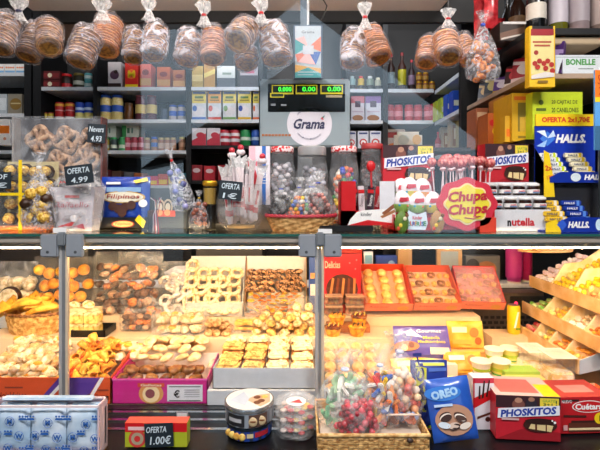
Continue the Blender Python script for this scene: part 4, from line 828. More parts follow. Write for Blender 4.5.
# cake boxes
def cake_tall(d):
    d.rect(0,0,1,.5,mat('#a81824')); e=D(d.mb,d.w,d.h*.55,d.y-.0004,0,d.h*.45); cake(e)
def cake(d):
    d.rect(0,.72,1,1,mat('#381820')); d.poly([(.0,.0),(1,0),(1,.2),(.4,.25)],mat('#981420'))
    d.ell(.35,.8,.1,.12,mat('#7a4a40')); d.ell(.55,.83,.09,.13,mat('#2a2430')); d.ell(.35,.9,.06,.06,mat('#b88870')); d.ell(.55,.93,.05,.05,mat('#a87860')); d.rect(.68,.78,.97,.97,mat('#e8d040')); d.txt('GRATIS',.82,.91,.06,green,wu=.2); d.txt('3+1',.8,.83,.06,mat('#2a5a30'),.02,wu=.14); d.txt('!',.93,.87,.12,mat('#2a5a30'),.02)
    d.poly([(.02,.49),(.98,.6),(.98,.82),(.03,.71)],mat('#e6e6ee')); d.txt('PHOSKITOS',.5,.65,.17,mat('#1c3c9a'),.045,wu=.86,rot=.1,shear=.2)
    d.ell(.68,.36,.26,.16,mat('#3a1a12')); d.poly([(.5,.28),(.85,.22),(.88,.36),(.55,.42)],mat('#e0c890')); d.rect(.6,.24,.63,.4,mat('#5a2a18')); d.rect(.76,.24,.78,.38,mat('#5a2a18')); d.ell(.68,.45,.24,.07,mat('#2c120c')); d.rect(.08,.46,.35,.5,mat('#d8b0b0'))
    d.circ(.9,.44,.02,white); d.circ(.86,.48,.015,white)
pcar('cake_box','upright red cake box behind the chocolate egg display','box',383,434,145,ZT+.001,1.66,.06,mat('#c01c2c'),cake_tall,rz=-.04)
pcar('cake_box','upright red cake box behind the mini spread jars display','box',484,530,144,ZT+.001,1.70,.06,mat('#b81c2a'),cake_tall,rz=.1)
# chocolate egg display
Y=1.50; s=Y/F; t=thing('egg_display','red display tray with cartoon-free white cloud sign for chocolate eggs','display',((417-300)*s,Y,ZT)); t['label']='red display tray with a white cloud sign and egg pictures'
w_=46*s; mb=MB().box(-w_/2,0,0,w_/2,.1,.006,red).box(-w_/2,0,0,w_/2,.003,.05,red).box(-w_/2,0,0,-w_/2+.003,.1,.06,red).box(w_/2-.003,0,0,w_/2,.1,.06,red); mb.build('tray_box',t)
mb=MB(); mb.prism([(-.03,.01),(.028,.008),(.036,.03),(.03,.07),(.0,.06),(-.03,.075),(-.035,.04)],-.003,-.0005,mat('#d4e0ec')); d=D(mb,.06,.07,-.003,0,.008); 
for k,ch in enumerate('SURPRISE'): d.txt(ch,.08+.12*k,.3+.02*(k%2),.22,mat(['#2a8a50','#d04020','#2a50a8','#c89018','#2a8a50','#c83a50','#2a50a8','#2a8a50'][k]),.03)
d.txt('Kinder',.5,.6,.18,mat('#c83040'),.02,wu=.55); mb.build('cloud_sign',t)
eggw=mat('#e8e0e4',.3); 
def egg(label,px,py,Y,wr):
    s=Y/F; x,y,z=P(px,py,Y); e=MB(); R=9.5*s
    e.lathe([(.001,-R*1.15),(R*.6,-R*1.0),(R*.92,-R*.5),(R,0),(R*.93,R*.5),(R*.68,R*1.0),(R*.35,R*1.28),(.001,R*1.35)],eggw,seg=18,cap=False); e.lathe([(R*.7,-R*.92),(R*.95,-R*.5),(R*1.02,-R*.1)],wr,seg=18,cap=False); 
    mb=e; mb.prism([(-.5*R,.2*R),(-.2*R,.1*R),(.5*R,.25*R),(.45*R,.6*R),(-.4*R,.6*R)],-R*1.0-.001,-R*.9,mat('#c83848')); mb.ell((-R*.4,-R*.7,-R*.2),(R*.2,R*.25,R*.2),mat('#3aa0c8')); mb.ell((R*.35,-R*.72,-R*.25),(R*.2,R*.25,R*.2),mat('#e87838'))
    return tag(e.build('chocolate_egg',loc=(x,y,z)),label,'chocolate egg','wrapped chocolate eggs')
wg=mat('#98c060',.3); wy=mat('#d8c850',.3); wo=mat('#e0a060',.3)
for i,(px,py,Y_,m,l) in enumerate(((401,191,1.58,wg,'egg at the upper left of the egg display'),(409,190,1.555,wy,'egg at the top middle of the egg display'),(422,191,1.56,wo,'egg at the upper right of the egg display'),(402,203,1.54,wg,'egg in the second row, left side of the display'),(417,204,1.535,wg,'egg in the second row, middle of the display'),(432,204,1.54,wy,'egg in the second row, right side of the display'))): egg(['white and green ','white and yellow ','white and orange ','pale green ','pale ','yellowish '][i]+'wrapped chocolate '+l,px,py,Y_,m)
for k,(px,m1) in enumerate(((401,'#5a7a2a'),(436,'#a87a3a'))):
    x,y,z=P(px,229,1.49); mb=MB(); e=mb.lathe([(.01,0),(.024,.015),(.028,.035),(.02,.06),(.005,.075)],mat(m1),seg=16); 
    for q in range(5): mb.ell((-.015+.008*q,-.022-.003*(q%2),.015+.011*q),(.007,.006,.007),mat(['#c84828','#e8c840','#3a5a28','#d8d0b0','#7a4a20'][q]))
    o=tag(mb.build('picture_egg',loc=(x,y-.012,ZT),scale=(.9,.45,1)),['printed egg cut-out with green pictures at left of the cloud sign','printed egg cut-out with tan pictures at right of the cloud sign'][k],'cut-out')
# lollipop display
Y=1.505; s=Y/F; x0=(467-300)*s; t=thing('lollipop_display','red flower shaped lollipop sign with yellow centre and stand','display',(x0,Y,ZT)); 
pk=mat('#c8283c',.35); n=64; R=31*s; cz=ztop(204,Y)-ZT; pts=lambda R,a,k: [(R*(1+a*math.cos(k*th))*math.cos(th),cz+R*.88*(1+a*math.cos(k*th))*math.sin(th)) for th in [2*math.pi*i/n for i in range(n)]]
MB().prism([(p[0],max(.001,p[1])) for p in pts(R*.95,.045,8)],0,.012,mat('#d02c40',.3)).build('flower_back',t)
mb=MB().prism(pts(R*.72,.07,8),-.003,0,mat('#f0d8a0',.3)); mb.prism(pts(R*.66,.07,8),-.005,-.003,mat('#e8d838',.3)); cr=mat('#b82030')
mb.text('Chupa',0,-.0065,cz+.022,.046,cr,.04,wid=.135,shear=.2,rot=.06); mb.text('Chups',0,-.0065,cz-.022,.046,cr,.04,wid=.135,shear=.2,rot=.06); mb.tube([(-.01,-.0065,cz-.046),(.02,-.0065,cz-.05),(.045,-.0065,cz-.04),(.02,-.0065,cz-.043)],.0018,cr); mb.build('logo_panel',t)
MB().box(-.1,.012,0,.1,.08,.008,red).box(-.1,.012,0,.1,.016,.09,red).box(.045,.0,0,.1,.012,.05,mat('#d84028')).build('stand',t)
lp=None
for k in range(26):
    xx=-.075+.15*(k%9)/8+random.uniform(-.006,.006); yy=.025+.022*(k//9); zz=ztop(162-3*(k//9)+random.uniform(-6,4),Y)-ZT
    if lp is None:
        lp=thing('lollipop','pinkish lollipop above the flower sign, front row, leftmost','lollipop',(x0+xx,Y+yy,ZT+.01),group='lollipops above the flower sign')
        MB().ell((0,0,.0),(.017,.017,.018),ramp2('#a83a40','#e89a90',70,.3,.2)).build('candy_ball',lp,loc=(0,0,zz-.01)); MB().tube([(0,0,0),(0,0,zz-.02)],.0022,mat('#e8d8dc',.4)).build('stick',lp)
        MB().lathe([(.004,0),(.010,-.014),(.004,-.022)],mat('#e8c8cc',.3),seg=8,cap=False).build('wrapper_skirt',lp,loc=(0,0,zz-.018)); z0_=zz
    else:
        o=dup(lp,(x0+xx,Y+yy,ZT+.01+(zz-z0_)*.5),(random.uniform(-.06,.06),random.uniform(-.1,.1),0),label='pinkish lollipop above the flower sign, '+['front','middle','back'][k//9]+' row, '+['leftmost','second from left','third from left','fourth from left','at the middle','fourth from right','third from right','second from right','rightmost'][k%9])
# mini jars display
Y=1.56; s=Y/F; t=thing('spread_display','white stepped display box of mini spread jars','display',((521-300)*s,Y,ZT)); w_=60*s; wb=mat('#d9dade',.4)
mb=MB().box(-w_/2,0,0,w_/2,.11,.075,wb,.001).box(-w_/2,.045,.075,w_/2,.11,.125,wb,.001).box(-w_/2,.09,.125,w_/2,.11,.175,wb,.001); d=D(mb,w_,.075,0); d.txt('n',.305,.36,.28,black,.06,wu=.065); d.txt('utella',.535,.42,.38,mat('#c81c2c'),.035,wu=.38)
mb.build('stepped_box',t)
jp=None; 
for r_ in range(2):
    for c_ in range(4):
        xx=t.location.x-w_/2+.027+.0525*c_; yy=Y+.022+.045*r_; zz=ZT+.0755+.05*r_
        lab_='mini chocolate spread jar in the '+['lower','upper'][r_]+' row, '+nth(c_,4)
        if jp is None:
            jp=thing('spread_jar',lab_,'jar',(xx,yy,zz),group='mini spread jars in the white display'); MB().lathe([(.018,0),(.021,.004),(.022,.022),(.019,.034)],mat('#2c1610',.2),seg=16).build('body',jp)
            MB().cyl((0,0,.034),.0215,.010,white,18,b=.002).build('lid',jp); mb=MB().lathe([(.0222,.008),(.0226,.022)],white,seg=16,cap=False); mb.text('nutella',0,-.0235,.017,.006,red,.03,wid=.022); mb.box(-.012,-.0238,.009,.012,-.0225,.013,mat('#6a8ab0')); mb.build('paper_label',jp)
        else: dup(jp,(xx,yy,zz),label=lab_)
# mint displays
def halls_sign(d,dark):
    d.poly([(.0,0),(1,0),(1,1),(0,1)],mat('#1634a8',.3)); 
    d.poly([(.08,.5),(.2,.85),(.34,.5),(.2,.15)],mat('#3a78d8')); d.poly([(.02,.85),(.2,.55),(.16,.9)],mat('#e0ecf8')); d.poly([(.02,.15),(.2,.45),(.16,.1)],mat('#9ac0f0')); d.poly([(.3,.9),(.2,.52),(.34,.6)],mat('#c8dcf8'))
    d.txt('HALLS.',.6,.5,.42,white,.05,wu=.5,shear=.22)
Y=1.69; s=Y/F
t=thing('mint_display','tall blue mint display with yellow OFERTA 2x1,70€ strip on top','display',((573-300)*s,Y,ZT)); w_=62*s; zA0=ztop(183,Y)-ZT
mb=MB().box(-w_/2,.05,zA0,w_/2,.056,ztop(124,Y)-ZT,mat('#1634a8',.3)); d=D(mb,w_,ztop(124,Y)-ztop(146,Y),.05,0,ztop(148,Y)-ZT); halls_sign(d,1); mb.build('header',t)
mb=MB().box(-w_/2+.002,.046,ztop(124,Y)-ZT,w_/2-.002,.054,ztop(112,Y)-ZT,yellow); mb.text('OFERTA 2x1,70€',0,.045,ztop(118,Y)-ZT,.026,mat('#d8481c'),.05,wid=w_*.8); mb.build('offer_strip',t)
mb=MB().box(-w_/2,-.05,zA0,w_/2,.05,zA0+.004,blue).prism([(-w_/2,zA0),(w_/2,zA0),(w_/2,zA0+.04),(-w_/2+.04,zA0+.04),(-w_/2,zA0+.02)],-.054,-.05,mat('#123098',.3)); d=D(mb,w_,.04,-.0545,0,zA0); d.txt('HALLS.',.72,.5,.5,white,.05,wu=.36,shear=.2); d.ell(.4,.5,.08,.4,mat('#d8e4e8')); d.ell(.97,.5,.05,.4,mat('#e88a50')); mb.build('tray',t)
mb=MB(); mb.add([(-w_/2,-.05,zA0),(-w_/2,.05,zA0),(-w_/2,.05,zA0+.14),(-w_/2,-.05,zA0+.04)],[(0,1,2,3),(3,2,1,0)],yellow); mb.add([(w_/2,-.05,zA0),(w_/2,.05,zA0),(w_/2,.05,zA0+.14),(w_/2,-.05,zA0+.04)],[(0,1,2,3),(3,2,1,0)],blue)
mb.prism([(-w_/2-.02,.03),(-w_/2+.025,.055),(-w_/2+.012,zA0+.03),(-w_/2-.002,zA0+.11),(-w_/2-.02,zA0+.12)],-.052,-.048,yellow); mb.text('2x',-w_/2-.004,-.053,zA0+.055,.02,mat('#d8481c'),.03,rot=.1); mb.text('170€',-w_/2+.004,-.053,zA0+.02,.016,mat('#d8481c'),.03,rot=.1,wid=.03); mb.build('side_panel',t)
MB().box(-w_/2+.01,-.03,0,w_/2-.01,.05,zA0,mat('#1a1a20')).build('riser',t)
def roll(label,x,y,z,c1,c2,L=.05,rx=0,group=None):
    mb=MB().box(-L/2,-.009,-.009,L/2,.009,.009,mat(c1,.35),.003); mb.box(L*.25,-.0095,-.0095,L*.38,.0095,.0095,mat(c2,.35)); mb.text('HALLS',-L*.1,-.0098,0,.008,mat('#2a3a6a') if c1!='#1a3a9a' else white,.03,wid=L*.5,shear=.2)
    return tag(mb.build('mint_roll',loc=(x,y,z),rot=(rx,0,0)),label,'mint roll',group)
for c_ in range(2):
    for r_ in range(5):
        roll(['white and yellow mint roll','yellow and white mint roll'][c_]+' in the upper mint display, '+['bottom front','second from the bottom','third from the bottom','fourth from the bottom','top of the column'][r_],t.location.x-w_/2+.042+.075*c_+.025*c_,Y-.038+.019*r_,ZT+zA0+.034+.0188*r_,['#dfe0e0','#e8dfc0'][c_],['#c8d818','#e8c828'][c_],.07,0,'rolls in the upper mint display')
Y=1.515; s=Y/F
t=thing('mint_display','low blue and yellow mint display on the glass at the right edge','display',((573-300)*s,Y,ZT)); w_=56*s
mb=MB().box(-w_/2,0,0,w_/2,.1,.004,blue).prism([(-w_/2,0),(w_/2,0),(w_/2,.05),(-w_/2+.08,.05),(-w_/2,.012)],-.003,0,mat('#123098',.3)); d=D(mb,w_,.05,-.003,0,0); d.txt('HALLS.',.6,.5,.45,white,.05,wu=.38,shear=.2); d.poly([(0,0),(.28,0),(.2,.9),(0,.6)],yellow); d.poly([(.2,.5),(.3,.9),(.38,.5),(.3,.1)],mat('#2a58c8')); d.ell(.95,.5,.06,.4,mat('#c8e0f0')); mb.build('tray',t)
MB().box(-w_/2,.098,0,w_/2,.102,.12,mat('#1a1c28')).build('back_panel',t)
for c_ in range(2):
    for r_ in range(5):
        roll(['yellow mint roll','blue mint roll'][c_]+' in the low mint display, '+['lowest','second','third','fourth','topmost'][r_]+' of its column',t.location.x-w_/2+.055+.082*c_,Y+.012+.018*r_,ZT+.024+.0185*r_,['#e8c030','#1a3a9a'][c_],['#e8e0d0','#5a8ad8'][c_],.075,0,'rolls in the low mint display')
pcard('small white price tab on the counter edge at left',53,66,228,233,1.432,[''],col='#d8d8d8')
pcard('small white price tab on the counter edge at centre',318,332,229,233.5,1.432,[''],col='#d8d8d8')
# ---- inside the glass case ----------------------------------------------------
Z0=ZL+.0008; Z1=.7908; Z2=.8308
ORD=['','second ','third ','fourth ','fifth ','sixth ','seventh ','eighth ']
def wh(l,nl,j,nj,i,ni):    # where in its heap: layer, row from the front, place from the left
    t=''
    if nl>1: t+=', '+(['lower','upper'] if nl==2 else ['bottom','second','third','fourth','fifth','sixth','top'][:nl-1]+['top'])[l]+' layer'
    if nj>1: t+=', '+('front row' if j==0 else 'back row' if j==nj-1 else ORD[j]+'row')
    if ni>1: t+=', '+('leftmost' if i==0 else 'rightmost' if i==ni-1 else ORD[i]+'from left')
    return t
def pile(name,label,cat,group,protos,x0,x1,y0,y1,z0,nx,ny,layers=1,dz=.02,jit=.006,slope=0,rotj=3,up=False,zfun=None,skip=0,labels=None):
    ps=[];out=[]
    for l in range(layers):
        for j in range(ny-(l>0)):
            for i in range(nx-(l>0)):
                if skip and random.random()<skip: continue
                x=x0+(x1-x0)*(i+.5+(.5 if l%2 else 0))/nx+random.uniform(-jit,jit); y=y0+(y1-y0)*(j+.5+(.5 if l%2 else 0))/ny+random.uniform(-jit,jit)
                z=z0+l*dz+slope*(y-y0)+(zfun(x,y) if zfun else 0)+random.uniform(0,jit*.3)
                rot=(random.uniform(-.4,.4)*min(1,rotj),random.uniform(-.4,.4)*min(1,rotj),random.uniform(-rotj,rotj))
                k=len(out); lb=label+wh(l,layers,j,ny-(l>0),i,nx-(l>0))
                if k<len(protos): o=tag(protos[k].build(name,loc=(x,y,z),rot=rot),lb,cat,group); ps.append(o)
                else: o=dup(random.choice(ps),(x,y,z),rot,label=lb)
                out.append(o)
    return out
def openbox(name,label,x0,x1,y0,y1,z0,h,m,inner=None,hb=None,deco=None,liner=None,lz=0):
    t=thing(name,label,'tray' if 'tray' in name else 'box',((x0+x1)/2,y0,z0)); w_=x1-x0;d_=y1-y0; hb=hb or h; e=.003
    mb=MB().box(-w_/2,0,0,w_/2,d_,e,inner or m).box(-w_/2,0,0,w_/2,e,h,m).box(-w_/2,d_-e,0,w_/2,d_,hb,inner or m)
    for a in (-w_/2,w_/2-e): mb.add([(a,0,0),(a+e,0,0),(a+e,d_,0),(a,d_,0),(a,0,h),(a+e,0,h),(a+e,d_,hb),(a,d_,hb)],[(0,1,5,4),(1,2,6,5),(2,3,7,6),(3,0,4,7),(4,5,6,7),(3,2,1,0)],m)
    if deco: deco(D(mb,w_,h,0))
    mb.build('card_body',t); return t
def x_at(px,Y): return (px-300)*Y/F
cook=ramp2('#7a4420','#c08a50',45,.5,.5); cookp=ramp2('#c89858','#f0d8a0',45,.5,.4); yel=ramp2('#e0a028','#f8d860',45,.5,.4); org=ramp2('#c8681a','#f0a83a',60,.5,.5); wht=ramp2('#c8ac7c','#f4e4c8',50,.6,.5); sug=ramp2('#d09c54','#f8e4bc',70,.6,.6,lo=.35,hi=.55)
chc=ramp2('#24100a','#5a2e18',50,.35,.5)
def dome(rx,ry,h,m,k=0): return MB().ell((0,0,h*.5),(rx,ry,h*.6),m,14,8,k,2)
def ring(R,r,m,wob=.1,k=0): return MB().tube([(R*math.cos(a),R*math.sin(a),r+.001*math.sin(3*a)) for a in [2*math.pi*i/18 for i in range(18)]],[r*(1+wob*math.sin(i*2.3+k)) for i in range(18)],m,8,True)
# front left orange/purple box with two heaps
def opd(d):
    d.rect(0,0,1,1,mat('#d8542a',.4)); d.poly([(.47,0),(.56,0),(.72,.95),(.66,.95)],white); d.poly([(.58,0),(.9,0),(1.0,.2),(.92,.95),(.74,.95)],mat('#5a3a98')); d.poly([(.88,0),(.92,0),(1,.5),(1,.8)],white)
    d.txt('Hojaldritos',.2,.2,.16,mat('#8a2418'),.01,wu=.24); d.rect(.14,.55,.3,.6,mat('#8a3a28')); d.rect(.1,.75,.3,.8,mat('#8a3a28'))
openbox('tray_box','long orange card box with purple and white stripes, front left of case',x_at(-8,1.5),x_at(64,1.5),1.492,1.74,Z0,.09,mat('#d8542a',.4),mat('#f0d8b0'),.13,lambda d:(d.txt('Hojaldritos',.3,.3,.3,mat('#5a1410'),.01,wu=.4),d.rect(.2,.6,.45,.66,mat('#8a3a28')),d.poly([(.62,0),(.7,0),(1,.9),(.95,1)],mat('#5a3a98')),d.poly([(.70,0),(.75,0),(1,.7),(1,.9)],white)))
openbox('tray_box','orange card box with broad purple stripe, right of the left post',x_at(67,1.5),x_at(112,1.5),1.492,1.74,Z0,.09,mat('#d8542a',.4),mat('#f0e0c8'),.13,lambda d:(d.poly([(0,0),(.4,0),(.75,1),(0,1)],mat('#5a3a98')),d.poly([(.42,0),(.5,0),(.85,1),(.76,1)],white),d.txt('Crujientes',.72,.25,.3,mat('#5a1410'),.01,wu=.5),d.rect(.7,.5,.95,.56,mat('#8a3a28'))))
def shell(k):
    mb=MB(); mb.ell((0,0,.016),(.038,.02,.017),sug if k%2 else wht,12,8,k,2); mb.ell((.012,.004,.024),(.02,.016,.011),yel if k==1 else cookp,10,6,k+4,2); return mb
pile('puff_pastry','pale puff pastry in the far left orange box','pastry','puff pastries in the left orange box',[shell(k) for k in range(4)],x_at(-6,1.6),x_at(57,1.6),1.51,1.735,Z0+.035,6,5,2,.028,.006,.40)
def cone(k): 
    return MB().lathe([(.001,0),(.008,.012),(.016,.036),(.0175,.05),(.0145,.05),(.006,.014)],[org,yel,ramp2('#d88a20','#f8c850',60,.5,.5)][k%3],(0,0,-.02),12,False,sx=1,sy=.75)
pile('corn_cone','orange cone snack right of the left post','snack','cone snacks in the orange box',[cone(k) for k in range(3)],x_at(68,1.6),x_at(113,1.6),1.51,1.73,Z0+.055,6,7,2,.020,.006,.36,rotj=4)
for o in [o for o in C.objects if o.name.startswith('corn_cone')]: o.rotation_euler=(random.uniform(.6,2.2),random.uniform(-.6,.6),random.uniform(0,6))
# pink box of brown biscuits
mg=mat('#c82a86',.35)
def pkd(d):
    d.rect(0,.94,1,1,mat('#e86ab0')); d.rect(.30,.62,.52,.72,mat('#c83040')); d.ell(.41,.42,.13,.4,mat('#d89858')); d.ell(.41,.4,.09,.34,mat('#f0d8a8')); d.ell(.4,.42,.05,.18,mat('#8a4a50')); d.rect(.27,.68,.55,.84,mat('#d0503a')); d.txt('Galletas',.41,.76,.1,cream,.02,wu=.22)
    d.rect(.58,.12,.95,.78,mat('#dcdce2')); d.rect(.6,.68,.93,.72,mat('#5a5a60')); d.rect(.6,.14,.93,.17,mat('#2a2a30')); d.txt('€',.68,.42,.3,black,.02); 
    for k in range(4): d.rect(.76,.3+.09*k,.92,.325+.09*k,mat('#9a9aa0'))
openbox('open_box','magenta card box with white label holding brown biscuits',x_at(113,1.5),x_at(208,1.5),1.492,1.70,Z0,.086,mg,mat('#f0e0d0'),.1,pkd)
def bun(k): return MB().ell((0,0,.012),(.0265,.022,.015),[ramp2('#5a2e14','#94602e',40,.4,.3),ramp2('#643a20','#8e5e38',40,.4,.3),ramp2('#6e4020','#a87440',40,.4,.3)][k%3],14,8,k,1.5).ell((.003,-.004,.0235),(.006,.005,.004),ramp2('#7a4a2c','#a8744a',40,.4,.3),8,5)
pile('brown_biscuit','round brown biscuit in the magenta box','biscuit','brown biscuits in the magenta box',[bun(k) for k in range(3)],x_at(117,1.55),x_at(204,1.55),1.505,1.62,Z0+.055,6,2,2,.016,.004,.1)
def flat(m,k,r=.03,h=.012): return MB().ell((0,0,h),(r,r*.85,h),m,14,8,k,1.5)
pile('pale_biscuit','pale flat sugared biscuit behind the brown ones','biscuit','pale biscuits behind the brown ones',[flat(ramp2('#d8a868','#f4dcae',40,.5,.4),k) for k in range(3)],x_at(140,1.68),x_at(205,1.68),1.62,1.76,Z0+.085,5,3,1,.018,.004,.35)
pile('cream_pastry','cream filled pastry between cones and brown biscuits','pastry','cream pastries beside the magenta box',[shell(k) for k in range(2)],x_at(116,1.68),x_at(142,1.68),1.63,1.75,Z0+.08,2,2,2,.022,.004,.1)
# white tray of crumble slices
wt=mat('#c8ccd2',.45)
t=openbox('white_tray','wide white card tray of pale crumble slices in the middle of the case',x_at(213,1.5),x_at(318.5,1.5),1.492,1.77,Z0+.052,.07,wt,mat('#f0e8dc'),.05)
tag(MB().box(0,0,0,x_at(326,1.48)-x_at(207,1.48),.285,.051,wt,.002).build('white_carton',loc=(x_at(207,1.48),1.482,Z0)),'low white closed carton under the crumble tray','carton')
crm=ramp2('#b06c20','#eccc78',70,.7,.9,lo=.3,hi=.55); crb=ramp2('#8a4a1c','#c8843a',50,.6,.6); crs=ramp2('#d8a844','#fbeec0',60,.7,.9,lo=.35,hi=.5)
def slice_(k,m):
    mb=MB().box(-.031,-.03,0,.031,.03,.022,crb,.005); mb.box(-.031,-.03,.02,.031,.03,.036,m,.006)
    for q in range(12): mb.ell((random.uniform(-.024,.024),random.uniform(-.024,.024),.036),(.006,.006,.005),m,7,5,q,2)
    return mb
for c_ in range(4):
    for r_ in range(4):
        x=x_at(213,1.5)+.0025+.045+.0855*(c_)+.0; y=1.535+.064*r_; z=Z0+.052+.034+.01*r_
        if c_<4:
            tag(slice_(c_*4+r_,[crm,crm,crs,crs][c_] if r_<3 else crs).build('crumble_slice',loc=(x,y,z),rz=random.uniform(-.12,.12),scale=(random.uniform(1.15,1.32),random.uniform(.92,1.02),random.uniform(.85,1.2))),'crumble slice with golden crumbs, '+nth(r_,4).replace('leftmost','front').replace('second from left','second from front').replace('third from left','third from front').replace('rightmost','back')+' of the '+['leftmost','second','third','rightmost'][c_]+' column','slice','crumble slices in the white tray')
# small stacks on the slices: pale blobs
pile('crumble_piece','pale yellow crumble piece heaped behind the slices','pastry','crumble pieces behind the slices',[MB().ell((0,0,.01),(.022,.018,.014),[crs,crm,sug][k],12,7,k,3) for k in range(3)],x_at(250,1.8),x_at(318,1.8),1.80,1.93,Z1,5,3,4,.019,.005)
pile('nut_biscuit','rough nut biscuit heaped left of the crumble tray','biscuit','nut biscuits left of the crumble tray',[MB().ell((0,0,.01),(.02,.018,.013),ramp2('#a8703a','#ecc890',80,.6,.8),12,7,k,4) for k in range(3)],x_at(206,1.85),x_at(232,1.85),1.79,1.92,Z1,3,3,3,.018,.005)
pile('cream_pastry','whitish pastry between magenta box and white tray','pastry','pastries between magenta box and white tray',[MB().ell((0,0,.01),(.013,.016,.013),wht,10,6,k,3) for k in range(2)],x_at(204,1.6),x_at(214,1.6),1.63,1.76,Z0+.06,1,4,2,.02,.002)
# clear hinged packs
def clam(name,label,px0,px1,py0,py1,Y,dep,fill,z0=None,g=None,tilt=0,lidcol=None,cat='container'):
    s=Y/F; w_=(px1-px0)*s; z1=ztop(py0,Y); zb=ztop(py1,Y) if z0 is None else z0; h_=z1-zb
    t=thing(name,label,cat,(((px0+px1)/2-300)*s,Y,zb),group=g,rot=(tilt,0,0)); MB().box(-w_/2,0,0,w_/2,dep,h_,film('#ffffff',.05,.25,14,.1,.3),.008).build('clear_shell',t)
    fill(t,w_,h_,dep); return t
def kids(name,protos,nx,ny,nz,rj=3,mar=.1,dzf=None):
    def f(t,w_,h_,dep):
        ps=[]
        for l in range(nz):
            for j in range(ny):
                for i in range(nx):
                    c=((-.5+mar+(1-2*mar)*(i+.5)/nx)*w_+random.uniform(-.002,.002),dep*(mar+(1-2*mar)*(j+.5)/ny),.006+(h_*.78)*l/max(1,nz)); rot=(random.uniform(-.2,.2),random.uniform(-.2,.2),random.uniform(-rj,rj))
                    if len(ps)<len(protos): ps.append(protos[len(ps)].build(name,t,loc=c,rot=rot))
                    else: dup(random.choice(ps),c,rot,parent=t)
    return f
clam('pastry_container','clear container of sugared pastries above the pale biscuits',150,206,313,338,1.80,.12,kids('pastry',[shell(0),shell(1),shell(2)],4,2,2),Z1)
clam('biscuit_container','low clear container of round pale biscuits over the magenta box',150,206,335,352,1.785,.001+.01,lambda t,w,h,d:None,Z1)
pile('round_biscuit','golden round biscuit standing in front of the pastry container','biscuit','golden round biscuits before the pastry container',[MB().lathe([(.001,0),(.026,.002),(.03,.008),(.026,.014),(.001,.017)],ramp2('#d8a050','#f4d08a',40,.5,.3),seg=18,cap=False)],x_at(150,1.77),x_at(205,1.77),1.755,1.775,Z0+.105,4,1,1,0,.002,rotj=.3)
for o in [o for o in C.objects if o.name.startswith('round_biscuit')]: o.rotation_euler=(.9,0,0); o.location.z=Z0+.115
tag(MB().box(0,0,0,.21,.03,.10,mat('#ecd9bc')).build('carton_riser',loc=(x_at(149,1.76),1.745,Z0)),'pale riser carton under the golden round biscuits','carton')
clam('stick_container','clear container of yellow bread sticks near the middle',230,268,308,336,1.83,.1,lambda t,w,h,d:[MB().box(-w*.42,.01+.018*k,.012,w*.42,.024+.018*k,.024,yel,.005).build('bread_stick',t,loc=(0,0,.02*j)) for k in range(4) for j in range(2)],Z1)
clam('crumble_container','clear tub of bright crumble pieces beside the middle post',288,318,300,330,1.86,.08,kids('crumble_piece',[MB().ell((0,0,.01),(.02,.018,.013),crs,10,6,k,3) for k in range(2)],2,2,3),Z2-.02)
# left: wicker basket with pastry triangles
wk2=ramp2('#c08a40','#f0c880',60,.6,.6)
basket('pastry_basket','round wicker basket of golden pastries at the left of the case',(x_at(26,1.80)-.0,1.87,Z1),30*1.85/F,.075,.085,wk2,ramp2('#6a3a18','#b88048',60,.6,.6),1.2)
tri=MB().prism([(-.04,0),(.045,-.004),(.01,.055)],-.008,.008,ramp2('#d88a1c','#f8c040',30,.4,.4)); tri2=MB().tube([(-.06,0,0),(-.02,0,.01),(.03,0,.005),(.07,0,-.004)],[.008,.014,.016,.006],ramp2('#d89028','#f8cc50',30,.45,.4),8)
ps=[]
for k in range(16):
    x=x_at(8+ (k%6)*7.5,1.87)+random.uniform(-.01,.01); y=1.83+.02*(k%5); z=Z1+.088+.008*(k//5)+.012*(1-abs((k%6)-2.5)/3)
    o=(tag((tri if k==0 else tri2).build('golden_pastry',loc=(x,y,z)),'golden orange pastry heaped in the round wicker basket','pastry','golden pastries in the wicker basket') if k<2 else dup(ps[k%2],(x,y,z))); o.rotation_euler=(random.uniform(-1,-.3),random.uniform(-.5,.1),random.uniform(-.4,.4)); ps.append(o); o['label']='golden pastry heaped in the round wicker basket'+wh(k//5,4,0,1,k%6,6)
tag(MB().cyl((0,0,0),.055,.08,mat('#e0c090',.6),20).build('paper_roll',loc=(x_at(26,1.80),1.87,Z1+.001)),'pale paper padding inside the round wicker basket','paper')
# black tray with cake slices
openbox('black_tray','small black plastic tray of yellow cake slices',x_at(72,1.80),x_at(106,1.80),1.79,1.9,Z1,.028,mat('#1c1814',.3))
cs=ramp2('#e0a030','#fce890',60,.6,.6,lo=.35,hi=.55)
for k,(px,dz) in enumerate(((79,0),(79,.045),(93,0),(93,.045))):
    mb=MB().box(-.028,-.03,0,.028,.03,.036,cs,.004).box(-.03,-.032,.033,.03,.032,.043,crs,.005)
    o=mb.build('cake_slice',loc=(x_at(px,1.84)+.004,1.835,Z1+.0035+dz)); tag(o,'yellow layered cake slice, '+['bottom left','top left','bottom right','top right'][k]+' on the black tray','slice','cake slices on the black tray')
pile('cream_pastry','white topped pastry above the yellow slices','pastry','white topped pastries above the cake slices',[MB().ell((0,0,.01),(.03,.024,.014),crs,12,7,1,2)],x_at(70,1.95),x_at(98,1.95),1.90,1.95,Z1+.09,2,1,1,.02,.003)
tag(MB().box(-.07,0,0,.07,.04,.088,mat('#f0d8a8')).build('carton_riser',loc=(x_at(84,1.92),1.905,Z1)),'pale riser carton behind the cake slices','carton')
